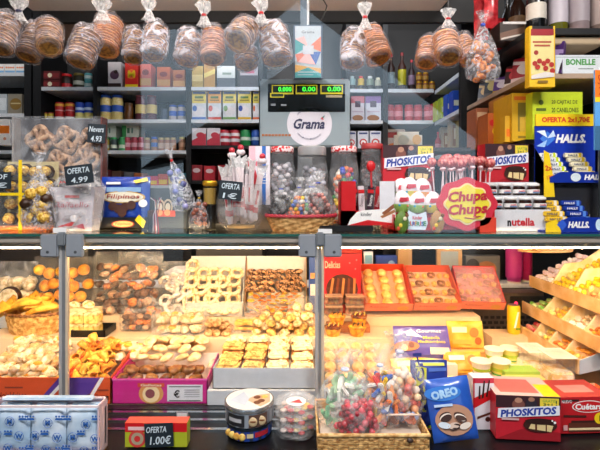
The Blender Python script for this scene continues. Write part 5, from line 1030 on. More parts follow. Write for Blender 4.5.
# back row of bags
def backbag(name,label,px0,px1,py0,py1,Y,protos,nx,ny,hi=.4,fillh=.8,mx=None,pname='biscuit',dep=.06,z0=None,group=None,open_=False,ny2=2):
    s=Y/F; w_=(px1-px0)*s; zb=z0 if z0 is not None else max(Z2,ztop(py1,Y)); h_=ztop(py0,Y)-zb; t=thing(name,label,'bag',(x_at((px0+px1)/2,Y),Y,zb),group=group,rot=(-.12,0,0)); n=10;k=10; vs=[]
    for s_ in (0,1):
        for i in range(n+1):
            for j in range(k+1):
                u=j/k-.5; v=i/n; tt=dep*.62*math.sqrt(max(0,1-(2*abs(u))**4))*min(1,(1-v)*3+.08)*min(1,v*6+.3); tt+=noise.noise(Vector((u*5,v*6,s_+px0)))*.012
                vs.append((u*w_+noise.noise(Vector((u*3,v*5,px0)))*.008,(dep/2-tt if s_==0 else dep/2+tt),v*h_))
    fs=[(i*(k+1)+j,i*(k+1)+j+1,(i+1)*(k+1)+j+1,(i+1)*(k+1)+j) for i in range(n) for j in range(k)]; q=(n+1)*(k+1); fs+=[tuple(q+a for a in f[::-1]) for f in fs]
    MB().add(vs,fs,film('#ffffff',.05,hi*.5,12,.16,.5),True).build('wrapper',t)
    ps=[]
    for i in range(nx):
        for j in range(ny):
            for l in range(ny2):
                c=((-.44+.88*(i+.5+.25*(-1)**j)/nx)*w_*.96+random.uniform(-.011,.011),dep*(.3+.35*l)+random.uniform(-.008,.008),.012+h_*fillh*(j+.2)/ny+random.uniform(-.011,.011)); rot=(random.uniform(-1.6,1.6),random.uniform(-.6,.6),random.uniform(-1,1))
                if len(ps)<len(protos): ps.append(protos[len(ps)].build(pname,t,loc=c,rot=rot))
                else: dup(random.choice(ps),c,rot,parent=t)
    return t
ob=ramp2('#e08a1c','#fbc848',25,.4,.2)
backbag('bread_bag','white package of pale cakes at the far left back of the case',-14,30,262,316,2.0,[MB().ell((0,0,0),(.035,.03,.028),wht,12,8,k,1.5) for k in range(2)],3,3,.6,.7,pname='cake')
t=thing('swiss_roll','round cream cake roll with a dark rim at the far left','cake',(x_at(9,1.95),1.945,Z1+.09)); tag(MB().box(-.05,0,0,.05,.05,.088,white).build('carton_riser',loc=(x_at(9,1.95),1.915,Z1)),'white riser carton under the cake roll','carton')
MB().cyl((0,0,.035),.046,.03,chc,20,'y',.006).build('chocolate_rim',t); MB().lathe([(.001,0),(.040,0),(.041,.002)],wht,(0,-.001,.035),20,False,ax='y').build('cream_face',t)
backbag('muffin_bag','clear rounded bag of orange yellow round cakes behind the left post',27,90,257,316,1.98,[MB().ell((0,0,0),(.027,.027,.024),m,14,9) for m in (ob,ramp2('#d87a18','#f4b03a',25,.4,.2))],5,4,.25,.85,pname='round_cake',ny2=1,dep=.07)
dn=[ramp2('#4a2818','#8a5a3a',50,.5,.6),ramp2('#c05a1c','#f09a4a',50,.5,.6),ramp2('#2c1a14','#5a3a2a',50,.5,.6),ramp2('#9a6a48','#d8b08a',50,.5,.6)]
backbag('mixed_biscuit_bag','large clear bag of mixed orange and chocolate cookies',88,158,252,322,1.965,[MB().ell((0,0,0),(.022,.02,.012),m,12,7,i,4) for i,m in enumerate(dn)],7,6,.6,.8,pname='cookie',dep=.07)
clam('cookie_container','small clear pack of brown and orange cookies below the large bag',118,152,312,335,1.86,.06,kids('cookie',[MB().ell((0,0,.01),(.018,.018,.012),m,10,6,i,4) for i,m in enumerate(dn)],4,2,3),Z1)
tag(MB().ell((0,0,.03),(.085,.05,.035),ramp2('#cfc0b0','#f4ece0',30,.6,.5),16,10,3,2).build('round_loaf',loc=(x_at(175,2.28),2.385,.9005),scale=(1,.8,1.3)),'pale speckled round loaf on the counter behind the case','bread')
wr_=[ring(.024,.009,sug,.15,k) for k in range(3)]
backbag('ring_biscuit_bag','clear bag of whitish ring biscuits beside the mixed cookie bag',158,190,262,322,1.97,[ring(.022,.009,ramp2('#c8b8a8','#f0e8e0',60,.6,.6),.15,k) for k in range(2)],3,4,.7,.75,pname='ring_biscuit',ny2=1)
openbox('white_box_open','open white box with tall back holding glazed ring biscuits',x_at(186,1.96),x_at(243,1.96),1.955,2.06,Z2,.06,mat('#cfcac6'),mat('#d4d2d2'),ztop(256,2.06)-Z2)
ps=[]
for k in range(26):
    px=191+ (k%5)*11+random.uniform(-2,2); row_=k//5; o=(tag(wr_[k].build('glazed_ring'),'white glazed ring biscuit heaped in the open white box','biscuit','glazed rings in the open white box') if k<3 else dup(ps[k%3])); ps.append(o)
    o['label']='white glazed ring biscuit in the open white box'+wh(row_,6,0,1,k%5,5)
    o.location=(x_at(px,2.0),1.972+.014*row_,Z2+.03+.036*row_); o.rotation_euler=(random.uniform(.5,1.3),random.uniform(-.3,.3),0)
openbox('white_box_open','tall open white box of chocolate striped biscuits',x_at(244,1.96),x_at(307,1.96),1.955,2.06,Z2,.016,mat('#b08050'),mat('#d4d2d2'),ztop(256,2.06)-Z2)
cst=ramp2('#2c140c','#d8a070',110,.4,.4,lo=.45,hi=.55)
ps=[]
for k in range(24):
    px=251+(k%6)*9.5+random.uniform(-2,2); r_=k//6; o=(tag(MB().ell((0,0,0),(.03,.015,.015),cst,12,7,k,1).build('striped_biscuit'),'chocolate striped oval biscuit in the tall white box','biscuit','striped biscuits in the tall white box') if k<1 else dup(ps[0])); ps.append(o)
    o['label']='chocolate striped oval biscuit in the tall white box'+wh(r_,4,0,1,k%6,6)
    o.location=(x_at(px,2.0),1.995+.016*r_,Z2+.115+.022*r_); o.rotation_euler=(random.uniform(-.4,.4),random.uniform(-.5,.5),random.uniform(-.5,.5))
tag(MB().box(-.125,0,0,.125,.045,.095,mat('#e8e4e0')).build('carton_riser',loc=(x_at(276,2.0),2.005,Z2+.0035)),'white inner riser under the striped biscuits','carton')
fl=[MB().ell((0,0,0),(.018,.012,.004),m,9,5,i,3) for i,m in enumerate((org,ramp2('#b85a18','#e89038',60,.5,.5),yel))]
pile('orange_flake','orange baked flake below the striped biscuits','snack','orange flakes below the striped biscuits',fl,x_at(247,1.96),x_at(306,1.96),1.962,2.0,Z2+.006,7,2,7,.015,.005)
# right of the middle post: red chocolate box, packs
def rdb(d):
    d.rect(0,0,1,1,mat('#c42430',.35)); d.txt('Delicias',.25,.82,.12,mat('#e8c8b0'),.01,wu=.4); d.ell(.5,.4,.42,.26,mat('#4a2018'));
    for k in range(5): d.poly([(.14+.16*k,.22),(.2+.16*k,.2),(.3+.14*k,.58),(.24+.14*k,.6)],[mat('#c8844a'),mat('#7a3a20')][k%2])
    for u,v in ((.7,.85),(.85,.75),(.88,.9),(.1,.1),(.9,.15)): d.circ(u,v,.02,mat('#e88a90'))
pcar('chocolate_gift_box','red box with oval window of chocolate wafers behind the middle post','box',323,361,254,Z2+.0,2.01,.04,mat('#c42430',.35),rdb)
pcar('blue_pack','slim blue and white pack standing behind the middle post','package',309,322,256,Z2,2.02,.03,mat('#3a5aa8'),lambda d:(d.rect(.1,.3,.9,.5,white),d.rect(.1,.6,.9,.7,mat('#d8a060'))))
cb=ramp2('#7a3a1c','#b8683a',50,.5,.4)
for k,(a,c,b_,tz) in enumerate(((325,343,288,.046),(346,366,288,.046),(325,343,308,0),(346,366,308,0))):
    t=thing('biscuit_pack','clear pack of brown wafer biscuits, '+['upper left','upper right','lower left','lower right'][k]+' of four','package',(x_at((a+c)/2,1.96),1.958,Z2+tz),group='four clear packs of brown biscuits'); w_=(c-a)*1.96/F
    for j in range(5): MB().cyl((0,0,0),.017,.012,[cb,cook][j%2],14,'y',.003).build('biscuit',t,loc=(-w_/2+.012+j*w_*.17,.012,.021))
    mb=MB().box(-w_/2,0,0,w_/2,.05,.044,film('#fff4f0',.06,.3,20,.12,.5),.004); mb.box(-w_/2+.001,.0,.038,w_/2-.001,.05,.0425,mat('#d8a888')); mb.build('clear_wrap',t)
# cupcakes
gcup=ramp2('#c87818','#f4b43a',60,.5,.4); chg=ramp2('#5a2410','#b0602a',25,.2,.3,coat=.6)
for k,(px,py,Y_) in enumerate(((337,325,1.88),(359,325,1.88),(333,338,1.82),(357,338,1.82))):
    t=thing('cupcake','glazed chocolate topped cupcake, '+['back left','back right','front left','front right'][k]+' of four','cupcake',(x_at(px,Y_),Y_,Z1+(.028 if k<2 else .0)),group='chocolate topped cupcakes')
    MB().lathe([(.026,0),(.034,.03),(.001,.031)],gcup,seg=24,cap=True).build('cake',t); mb=MB().ell((0,0,.034),(.037,.034,.013),chg if k%3 else gcup,16,8,k,3); 
    for q in range(3): mb.tube([(-.02+.02*q,-.02,.043),(-.012+.018*q,.0,.05),(-.0+.012*q,.02,.042)],.003,mat('#f4c860') if k%3 else chc)
    mb.build('glaze',t)
tag(MB().box(-.09,0,0,.09,.075,.0265,mat('#b06a38')).build('carton_riser',loc=(x_at(348,1.88),1.85,Z1)),'brown carton lid under the back cupcakes','carton')
# roll packs in dark trays
bunm=ramp2('#e0a860','#fbe8b8',30,.5,.3); buns_=ramp2('#c86a3a','#f0c8a0',60,.5,.3)
dt=thing('dark_tray','dark plastic tray of small round rolls in four columns','tray',(x_at(352,1.52),1.50,Z0)); MB().box(-.095,0,0,.095,.26,.012,mat('#4a3a34',.3)).box(-.095,0,0,.095,.003,.035,mat('#5a4a44',.3)).build('tray_body',dt)
for c_ in range(4):
    for r_ in range(5):
        x=x_at(331+c_*15,1.52)+.002*r_; y=1.525+.047*r_; o=MB().ell((0,0,.024),(.022,.022,.019),bunm,14,8).lathe([(.0215,.012),(.023,.016),(.0215,.02)],buns_,seg=14,cap=False).build('small_roll',loc=(x,y,Z0+.0125+.02*r_)); tag(o,'small pale roll in the dark tray, '+['front','second','middle','fourth','back'][r_]+' of the '+['leftmost','second','third','rightmost'][c_]+' column','roll','rolls in the dark tray')
tag(MB().box(-.1,0,.02,.1,.25,.07,film('#ffffff',.03,.12,10,.1,.2),.01).build('clear_cover',loc=(x_at(352,1.52),1.505,Z0+.012),rot=(.3,0,0)),'clear plastic cover over the dark tray of rolls','cover')
# tilted orange open cookie boxes
def tiltbox(label,px0,px1,py0,py1,Y,base,side,fillf,rz=0):
    s=Y/F; w_=(px1-px0)*s; L_=(py1-py0-12)*s/math.sin(math.radians(52)); t=thing('open_biscuit_box',label,'box',(x_at((px0+px1)/2,Y),Y,Z2+.02),rot=(math.radians(38),0,rz)); e=.003; h_=.05
    mb=MB().box(-w_/2,0,0,w_/2,L_,e,base).box(-w_/2,0,0,w_/2,e,h_,side).box(-w_/2,L_-e,0,w_/2,L_,h_,side).box(-w_/2,0,0,-w_/2+e,L_,h_,side).box(w_/2-e,0,0,w_/2,L_,h_,side)
    d=D(mb,w_,h_,0); d.rect(0,0,1,1,mat('#e8866a',.4)); d.txt('Auténticas',.3,.6,.22,mat('#b83a30'),wu=.4,shear=.2); d.ell(.8,.4,.12,.3,mat('#d89a48')); mb.build('card_body',t)
    fillf(t,w_,L_); return t
rb=ramp2('#e0a040','#fce090',30,.45,.3)
def f1(t,w_,L_):
    p=None
    for r_ in range(5):
        for c_ in range(3):
            c=(-w_*.32+w_*.32*c_+random.uniform(-.004,.004),L_*(.12+.185*r_),.022+.004*(c_%2))
            if p is None: p=MB().ell((0,0,0),(.024,.022,.014),rb,14,8).build('round_biscuit',t,loc=c)
            else: dup(p,c,(random.uniform(-.2,.2),0,0),parent=t)
def f2(t,w_,L_):
    p=None;q=None
    for r_ in range(4):
        for c_ in range(6):
            c=(-w_*.4+w_*.16*c_+random.uniform(-.004,.004),L_*(.15+.22*r_),.022)
            if (c_+r_)%3==0:
                if q is None: q=ring(.014,.006,cook).build('ring_biscuit',t,loc=c)
                else: dup(q,c,(0,0,0),parent=t)
            else:
                if p is None: p=MB().ell((0,0,0),(.015,.013,.011),rb,12,7,2,2).build('small_biscuit',t,loc=c)
                else: dup(p,c,(0,0,random.random()*3),parent=t)
def f3(t,w_,L_):
    f2(t,w_,L_); MB().box(-w_/2+.002,.002,.045,w_/2-.002,L_-.002,.0485,film('#ffc8c8',.15,.4,14,.15,.3)).build('film_lid',t)
tiltbox('tilted open orange box of round yellow biscuits, left of three',364,412,268,322,1.97,mat('#f0b890'),mat('#d8482c',.4),f1)
tiltbox('tilted open orange box of mixed small biscuits, middle of three',413,460,270,322,1.98,mat('#f0c0a0'),mat('#d8603c',.4),f2)
tiltbox('tilted red box of biscuits under film, right of three',460,503,268,318,2.0,mat('#e8a0a0'),mat('#d0302c',.4),f3,rz=-.12)
# purple bag, yellow packs
def pur(d): d.txt('Gourmet',.62,.8,.1,white,.01,wu=.45); d.poly([(.0,.7),(.3,.85),(.5,.6),(.3,.65)],white); d.txt('Mezcla',.65,.6,.09,yellow,.01,wu=.3); d.txt('Mediterránea',.65,.48,.09,yellow,.01,wu=.5); d.ell(.2,.35,.22,.15,mat('#b8703a')); d.circ(.15,.3,.06,mat('#e8c890')); d.circ(.28,.38,.05,mat('#7a3a1c')); d.rect(.6,.1,.95,.3,mat('#e8d8b0'))
foilbag('nut_bag','purple bag with yellow lettering lying behind the basket of sweets','bag',396,452,320,352,1.72,Z0+.07,pur,mat('#5a4a9a',.35,coat=.3),-.5)
tag(MB().box(-.11,0,0,.11,.2,.068,mat('#d8c8b8')).build('carton_riser',loc=(x_at(424,1.72),1.66,Z0)),'pale carton under the purple bag','carton')
yp=ramp2('#e8c040','#f8e88a',12,.4,.1)
def ypk(d): d.rect(.1,.6,.5,.8,mat('#f8f0c0')); d.circ(.7,.6,.13,mat('#e87a30')); d.circ(.8,.3,.1,mat('#c85a20')); d.rect(.1,.2,.6,.35,mat('#f0a030'))
foilbag('snack_bag','pale yellow snack bag lying in front of the purple bag','bag',395,446,346,378,1.55,Z0+.03,ypk,yp,-.9,thick=.025)
foilbag('snack_bag','orange yellow snack bag standing right of the purple bag','bag',448,484,318,345,1.8,Z0+.08,ypk,ramp2('#f0a820','#f8d860',12,.4,.1),-.2,thick=.02)
tag(MB().box(-.08,0,0,.08,.1,.078,mat('#e8b060')).build('carton_riser',loc=(x_at(466,1.8),1.77,Z0)),'golden carton under the orange yellow snack bag','carton')
foilbag('snack_bag','orange snack bag lying low in front of the golden carton','bag',446,484,345,368,1.68,Z0+.02,ypk,ramp2('#e89020','#f8c040',12,.4,.1),-.5,thick=.022)
foilbag('snack_bag','small yellow pack leaning low beside the yoghurts','bag',446,474,362,382,1.52,Z0+.01,ypk,yp,-.5,thick=.015)
# yellow drink can
can('drink_can','slim bright yellow can with white stroke in front of the grille','can',.054,.125,mat('#f0c814',.3),steel,(x_at(511.5,1.98),1.96,Z0+.095),None,lambda mb,w,h:mb.prism([(-.012,.03),(-.004,.03),(.012,.1),(.004,.1)],-.0285,-.027,white).prism([(-.004,.02),(.016,.02),(.016,.03),(-.004,.03)],-.0288,-.027,mat('#7a9a20')))
tag(MB().box(-.12,0,0,.06,.12,.094,mat('#e8c8a0')).build('carton_riser',loc=(x_at(511,1.98),1.9,Z0)),'peach coloured carton under the yellow can','carton')
# yoghurts
yg_=mat('#b8cc30',.35); yc=mat('#e8d86a',.35); cr_=mat('#f4ecd0',.35)
def yog(label,px,Y,z,m,m2): 
    t=thing('yoghurt_cup',label,'yoghurt',(x_at(px,Y),Y,z),group='yoghurt cups on the right of the case'); MB().lathe([(.022,0),(.028,.045)],m,seg=18).build('cup',t); MB().cyl((0,0,.045),.031,.003,cr_,18).build('foil_lid',t); mb=MB().lathe([(.0262,.028),(.0252,.018)],m2,seg=18,cap=False); mb.lathe([(.0234,.005),(.0238,.010)],green,seg=18,cap=False); mb.build('printed_band',t); t.scale=(1.2,1.2,1.12); return t
for k,(px,Y,zz,a,b_) in enumerate(((494,1.72,.05,cr_,yg_),(510,1.73,.05,yc,yg_),(480,1.6,.0,cr_,yg_),(499,1.6,.0,yc,green),(481,1.6,.0485,cr_,yg_),(500,1.6,.0485,yc,yg_),(494,1.72,0,yg_,green),(510,1.73,0,yg_,green),(520,1.66,0,yg_,cr_),(526,1.78,0,cr_,yc))):
    yog(['white and green yoghurt cup, upper back left','yellow green yoghurt cup, upper back right','white yoghurt cup at the bottom front left','yellow yoghurt cup at the bottom front right','white yoghurt cup with green band, upper front left','yellow yoghurt cup, upper front right','green yoghurt cup, lower back left','green yoghurt cup, lower back right','green and white yoghurt cup right of the stacked ones','cream yoghurt cup deep at the right of the stacks'][k],px,Y,Z0+zz*1.12,a,b_)
pcar('flat_pack','flat green and white pack lying beside the yoghurts','package',505,540,372,Z0,1.55,.06,mat('#9ac050'),lambda d:d.rect(.1,.2,.9,.7,white))
pcar('flat_pack','flat red and yellow pack lying in front of the custard cups','package',508,548,381,Z0,1.5,.05,mat('#f0c870'),lambda d:(d.rect(.05,.2,.5,.8,mat('#d85a3a')),d.rect(.55,.2,.95,.7,yellow)))
pcar('flat_pack','flat cream dairy pack lying behind the green one','package',520,556,360,Z0+.0,1.68,.08,cr_,lambda d:(d.rect(.1,.2,.4,.7,yg_)))
def custard(t,w_,h_,dep): MB().box(-w_/2+.004,.004,.003,w_/2-.004,dep-.004,h_*.6,ramp2('#f0c878','#fcf0d0',40,.5,.3),.006).build('custard',t); MB().box(-w_/2-.003,-.003,h_-.003,w_/2+.003,dep+.003,h_,mat('#f2ead8',.4)).build('paper_lid',t)
clam('custard_tub','clear square tub of pale custard with white lid, left of two',530,551,352,0,1.62,.1,custard,Z0,tilt=0)
clam('custard_tub','clear square tub of pale custard with printed lid, right of two',553,577,358,0,1.55,.1,custard,Z0,tilt=0)
# grille appliance and back counter goods
t=thing('grille_unit','dark appliance with slotted grille and small red digits behind the case','appliance',(x_at(500,2.22),2.2,.55)); w_=.42; mb=MB().box(-w_/2,0,0,w_/2,.1,.33,mat('#6a5a4c',.4)); mb.box(-w_/2+.25,-.002,.245,w_/2,0,.315,mat('#2a2826',.3)); mb.build('housing',t)
mb=MB(); 
for r_ in range(8):
    for c_ in range(13): mb.box(-w_/2+.02+.03*c_+.012*(r_%2),-.003,.02+.026*r_,-w_/2+.04+.03*c_+.012*(r_%2),-.0005,.034+.026*r_,mat('#1c1815'))
mb.build('grille',t); mb=MB(); mb.text('2',.07,-.0045,.275,.025,mat('#ff3050',.4,emit=3),.03); mb.text('3',.115,-.0045,.275,.02,mat('#c8b0a8',.4),.0); mb.build('digits',t)
for k,px in enumerate((514,529)):
    Y_=2.36; t=thing('cup_tube',['thick pink stack of paper cups on the white back counter','slimmer magenta cup stack beside the thick pink one'][k],'cup stack',(x_at(px,Y_),Y_+.03*k,.9006)); r_=.042 if k==0 else .03
    MB().lathe([(r_*.8,0),(r_*.85,.025),(r_,.03),(r_,.235)],mat(['#c83a8a','#b01c58'][k],.35),seg=24).build('cups',t); MB().cyl((0,0,0),r_*.82,.02,cr_,20).build('white_base',t)
pcar('card_reader','small white card terminal with pale blue screen behind the red box','terminal',364,373,252,.9006,2.36,.03,white,lambda d:(d.rect(.1,.6,.9,.9,mat('#8ac0d8')),d.rect(.2,.2,.8,.5,mat('#c0c8cc'))))
pcar('blue_packet','blue packet on the back counter right of the card terminal','packet',376,398,256,.9006,2.38,.04,mat('#2a4a9a'),lambda d:(d.poly([(0,.2),(.6,.5),(1,.4),(.4,.1)],white),d.circ(.7,.7,.15,mat('#8ab0e0'))))
pcar('wooden_frame','small wooden framed white sign on the back counter','frame',437,462,246,.9006,2.36,.02,mat('#c8a070'),lambda d:d.rect(.15,.15,.85,.85,mat('#9aa8b0')))
pcar('dark_machine','black machine on the back counter left of the loaf','machine',0,88,248,.9006,2.36,.06,mat('#2a2522'))
pcar('dark_machine','black machine on the back counter behind the ring biscuits','machine',196,262,247,.9006,2.37,.05,mat('#33302e'))
pcar('tan_box','tan cardboard box on the back counter beside the blue packet','box',398,412,246,.9006,2.36,.05,mat('#b89060'))
pcar('red_tray','long red box on the back counter behind the middle post','box',330,362,243,.9006,2.36,.05,mat('#c83020'))
pcar('steel_bowl_box','grey box with a cloth on the back counter near the pink cups','box',466,500,256,.9006,2.38,.05,mat('#6a6a68'),lambda d:(d.ell(.6,.5,.3,.3,mat('#a87048')),d.ell(.2,.6,.2,.3,mat('#2a2826'))))
# stepped racks of loose sweets at the right
wdn=ramp2('#d8a868','#f0cc98',10,.5,.1); pap=ramp2('#ecc888','#fbeccc',14,.6,.3)
def rack(label,X,z,y0,y1,wd,rise):
    t=thing('sweets_rack',label,'rack',(X,y0,z)); L_=y1-y0
    mb=MB().add([(0,0,-.012),(wd,0,rise-.012),(wd,L_,rise-.012),(0,L_,-.012),(0,0,0),(wd,0,rise),(wd,L_,rise),(0,L_,0)],[(0,1,5,4),(1,2,6,5),(2,3,7,6),(3,0,4,7),(4,5,6,7),(3,2,1,0)],wdn).build('shelf',t)
    MB().box(-.006,0,-.03,0,L_,.022,wdn).build('rim',t); MB().add([(0,-.003,-.03),(wd,-.003,rise-.03),(wd,-.003,rise+.05),(0,-.003,.02),(0,0,-.03),(wd,0,rise-.03),(wd,0,rise+.05),(0,0,.02)],[(0,1,2,3),(7,6,5,4),(0,3,7,4),(1,5,6,2),(3,2,6,7),(0,4,5,1)],mat('#c8ccd0',.4)).build('end_panel',t)
    MB().box(.0+wd-.02,.05,-z+ZL+.002 ,wd,.07,rise-.013,wdn).box(wd-.02,L_-.07,-z+ZL+.002,wd,L_-.05,rise-.013,wdn).build('leg',t)
    for k in range(1,4):
        yk=L_*k/4; mb=MB().prism([(0,0),(wd,rise),(wd,rise+.05),(wd*.6,rise*.6+.035),(wd*.3,rise*.3+.065),(wd*.12,.03)],-.002,.002,pap); mb.build('paper_divider',t,loc=(0.001,yk,0))
    return t
RK=[('top rack of loose sweets at the right of the case',1.10,.965,1.52,2.10,.24,.12),('middle rack of loose sweets below the top one',1.04,.855,1.50,2.05,.24,.05),('lowest rack of loose sweets near the custard tubs',.99,.765,1.56,2.0,.22,.05)]
for a in RK: rack(*a)
def loose(label,group,R_,f0,f1,protos,n=(6,5),layers=1,dz=.014,nm='loose_sweet'):
    X,z,y0,y1,wd,rise=RK[R_][1:]; L_=y1-y0
    return pile(nm,label,'sweet',group,protos,X+.012,X+wd-.01,y0+L_*f0+.01,y0+L_*f1-.01,z+.008,n[0],n[1],layers,dz,.005,zfun=lambda x,y:(x-X)/wd*rise)
def cube(m,r=.012): return MB().box(-r,-r,-r*.8,r,r,r*.8,m,.004)
kern=lambda m: MB().lathe([(.001,-.012),(.009,-.006),(.010,.004),(.004,.013),(.001,.014)],m,seg=8,cap=False)
loose('white pinkish cube sweet, deepest on top rack','white cube sweets on the top rack',0,.75,1,[cube(mat('#f0e8ec')),cube(mat('#e8d0d8'))],(7,5),1)
loose('bright yellow kernel sweet on the top rack','yellow kernel sweets on the top rack',0,.34,.75,[kern(mat('#e8c020',.3)),kern(mat('#f0e080',.3)),MB().ell((0,0,0),(.012,.011,.010),mat('#e8c418',.3),9,6)],(8,8),1)
loose('orange and tan curl near end of top rack','tan curls on the top rack',0,.0,.34,[MB().ell((0,0,0),(.018,.01,.009),ramp2('#c07840','#f0c088',50,.5,.5),9,6,3,3),MB().ell((0,0,0),(.014,.012,.008),ramp2('#d89050','#f8dcb0',50,.5,.5),9,6,5,3)],(6,5),1)
loose('green gummy sweet, deepest on the middle rack','green gummies on the middle rack',1,.75,1,[MB().ell((0,0,0),(.012,.010,.009),mat(c,.3),9,6) for c in ('#7ab83a','#a8d070','#d8e8a0')],(6,4),1)
loose('orange yellow gummy on the middle rack','orange gummies on the middle rack',1,.5,.75,[MB().ell((0,0,0),(.013,.010,.009),mat(c,.3),9,6) for c in ('#f0b030','#f8d880')],(6,4),1)
loose('white sugared sweet on the middle rack','white sugared sweets on the middle rack',1,.25,.5,[cube(mat('#f4ece0'),.011),MB().ell((0,0,0),(.013,.010,.009),wht,9,6,2,2)],(6,4),1)
loose('orange stick snack near end of middle rack','orange sticks on the middle rack',1,0,.25,[MB().box(-.03,-.005,-.004,.03,.005,.004,org,.002),MB().box(-.025,-.005,-.004,.025,.005,.004,ramp2('#a85018','#e08838',50,.5,.4),.002)],(4,5),2,.009)
loose('red gummy sweet, deepest on the lowest rack','red gummies on the lowest rack',2,.75,1,[MB().ell((0,0,0),(.012,.010,.009),mat(c,.3),9,6) for c in ('#d83a40','#f08a80')],(5,4),1)
loose('yellow gummy sweet on the lowest rack','yellow gummies on the lowest rack',2,.5,.75,[MB().ell((0,0,0),(.012,.010,.009),mat(c,.3),9,6) for c in ('#f0d060','#f8ecc0')],(5,4),1)
loose('orange snack piece near end of lowest rack','orange pieces on the lowest rack',2,0,.5,[MB().ell((0,0,0),(.016,.010,.007),mat(c,.4),9,6,2,3) for c in ('#f0a030','#e87828','#f8c860')],(5,7),1)
openbox('orange_tray','orange card tray at the front right corner of the case',x_at(560,1.5),x_at(606,1.5),1.49,1.555,Z0,.045,mat('#e8703c'),mat('#f0c090'),.045)
basket('wicker_bowl','large wicker bowl standing tilted behind the top rack of sweets',(1.17,2.10,1.10),.15,.06,.05,wdn,ramp2('#a86a30','#d8a060',30,.5,.4),1.2)
# ---- goods on the front ledge --------------------------------------------------
ZF=ZL+.0015
# box of foil wrapped cakes
t=thing('foil_pack_box','wide pinkish white box of blue printed foil packs at front left','box',(x_at(46,1.2),1.19,ZF)); w_=.298; pw=mat('#d8c0c8',.4)
mb=MB().box(-w_/2,0,0,w_/2,.055,.004,pw).box(-w_/2,0,0,-w_/2+.004,.055,.14,pw).box(w_/2-.004,0,0,w_/2,.055,.14,pw).box(-w_/2,0.045,.136,w_/2,.055,.14,pw).box(-w_/2,.052,0,w_/2,.055,.14,pw).box(-w_/2,-.003,.134,w_/2,.0,.14,mat('#e8d8dc')).box(-w_/2,0,0,w_/2,.003,.01,pw); mb.build('card_frame',t)
fo=ramp2('#a8c4dc','#dce8f4',9,.3,.5,coat=.3); bl=mat('#2860b0',.4)
for k in range(3):
    cx=-.099+.099*k; mb=MB(); n=8; vs=[]
    for i in range(n+1):
        for j in range(n+1):
            u=j/n-.5; v=i/n; vs.append((cx+u*.097,.018-.016*math.sqrt(max(0,1-(2*abs(u))**4))*math.sqrt(max(0,1-(2*abs(v-.5))**6))+noise.noise(Vector((u*6,v*6,k*3)))*.005,.004+v*.126))
    mb.add(vs,[(i*(n+1)+j,i*(n+1)+j+1,(i+1)*(n+1)+j+1,(i+1)*(n+1)+j) for i in range(n) for j in range(n)],fo,True); mb.box(cx-.05,.02,.004,cx+.05,.05,.128,fo,.01)
    def mark(x,z,r,s_): 
        mb.tube([(x+r*math.cos(a),-.0035,z+r*math.sin(a)) for a in [2*math.pi*q/16 for q in range(16)]],.0008,bl,4,True); mb.text(s_,x,-.004,z,r*1.1,bl,.05)
    for q,(dx,dz,ch) in enumerate(((-.03,.06,'M'),(0,.022,'W'),(.005,.095,'M'),(.03,.055,'W'))): mark(cx+dx+(.004*k),dz-.004*k,.0125,ch)
    for dx,dz in ((0,.06),(-.038,.1),(.04,.1),(-.04,.02),(.04,.015)):
        mb.add([(cx+dx-.012,-.0032,dz-.002),(cx+dx+.012,-.0032,dz-.002),(cx+dx+.009,-.0032,dz+.004),(cx+dx-.009,-.0032,dz+.004)],[(0,1,2,3)],bl)
        for e in (-.008,0,.008): mb.ell((cx+dx+e,-.003,dz+.008),(.003,.0012,.003),bl,8,5)
    tag(mb.build('foil_pack',loc=(t.location.x,1.1955,ZF)),'crinkled pale blue foil pack with round letter marks, '+nth(k,3),'package','foil packs in the pinkish box')
tag(MB().box(-.13,0,0,.12,.022,.008,fo,.003).build('foil_sheet',loc=(x_at(50,1.22),1.212,ZF+.1405),rot=(.0,0,0)),'flat foil pack lying on top of the foil pack box','package')
# offer box
def off(d): d.rect(0,.62,1,1,red); d.rect(.05,.7,.55,.85,mat('#e8c0c0')); d.circ(.2,.35,.14,mat('#c84038')); d.circ(.2,.35,.1,mat('#a89a80')); d.circ(.2,.35,.05,mat('#c83030'))
def carton2(name,label,px0,px1,py0,py1,dep,m,deco,rz=0,mtop=None,cat='box'):
    Y=Yof(py1,ZF); w_=(px1-px0)*Y/F; h_=ztop(py0,Y)-ZF; mb=MB().box(-w_/2,0,0,w_/2,dep,h_,m)
    if mtop: mtop(mb,w_,dep,h_)
    deco(D(mb,w_,h_,0)); return tag(mb.build(name,loc=(x_at((px0+px1)/2,Y),Y,ZF),rz=rz),label,cat)
ol=mat('#a8b028',.4)
carton2('offer_box','green and red box at the front with the OFERTA 1,00€ card',125,187,423,447,.035,ol,off,0,lambda mb,w,d,h:mb.box(-w/2,0,h,w/2,d,h+.0006,mat('#d85040')))
tag(MB().box(-.06,0,0,.0,.045,.052,ol,.001).build('small_box',loc=(0,0,0)),None,None) if 0 else None
Y=1.235; t=thing('price_card','black chalk card reading OFERTA 1,00€ on the green and red box','price card',(x_at(160,Y),Y-.004,ZF+.003),rot=(0,-.05,0)); mb=MB().box(-.04,0,0,.04,.002,.066,mat('#14222c',.6)); d=D(mb,.08,.066,0); d.txt('OFERTA',.42,.75,.26,mat('#cfdde6'),.015,wu=.72,shear=.15); d.txt('1.00€',.55,.3,.36,mat('#cfdde6'),.015,wu=.72,shear=.15); mb.build('card',t)
tag(MB().box(0,0,0,.034,.003,.02,grey).box(.003,-.001,.004,.031,0,.016,mat('#c8c8cc')).build('shelf_clip',loc=(x_at(176,1.28),1.282,ztop(419,1.28))),'grey label clip standing above the green and red box','clip')
tag(MB().box(0,0,0,.034,.03,ztop(419,1.28)-ZF-.001,mat('#2a2a2c')).build('clip_base',loc=(x_at(176,1.28),1.282,ZF)),'dark base under the grey label clip','stand')
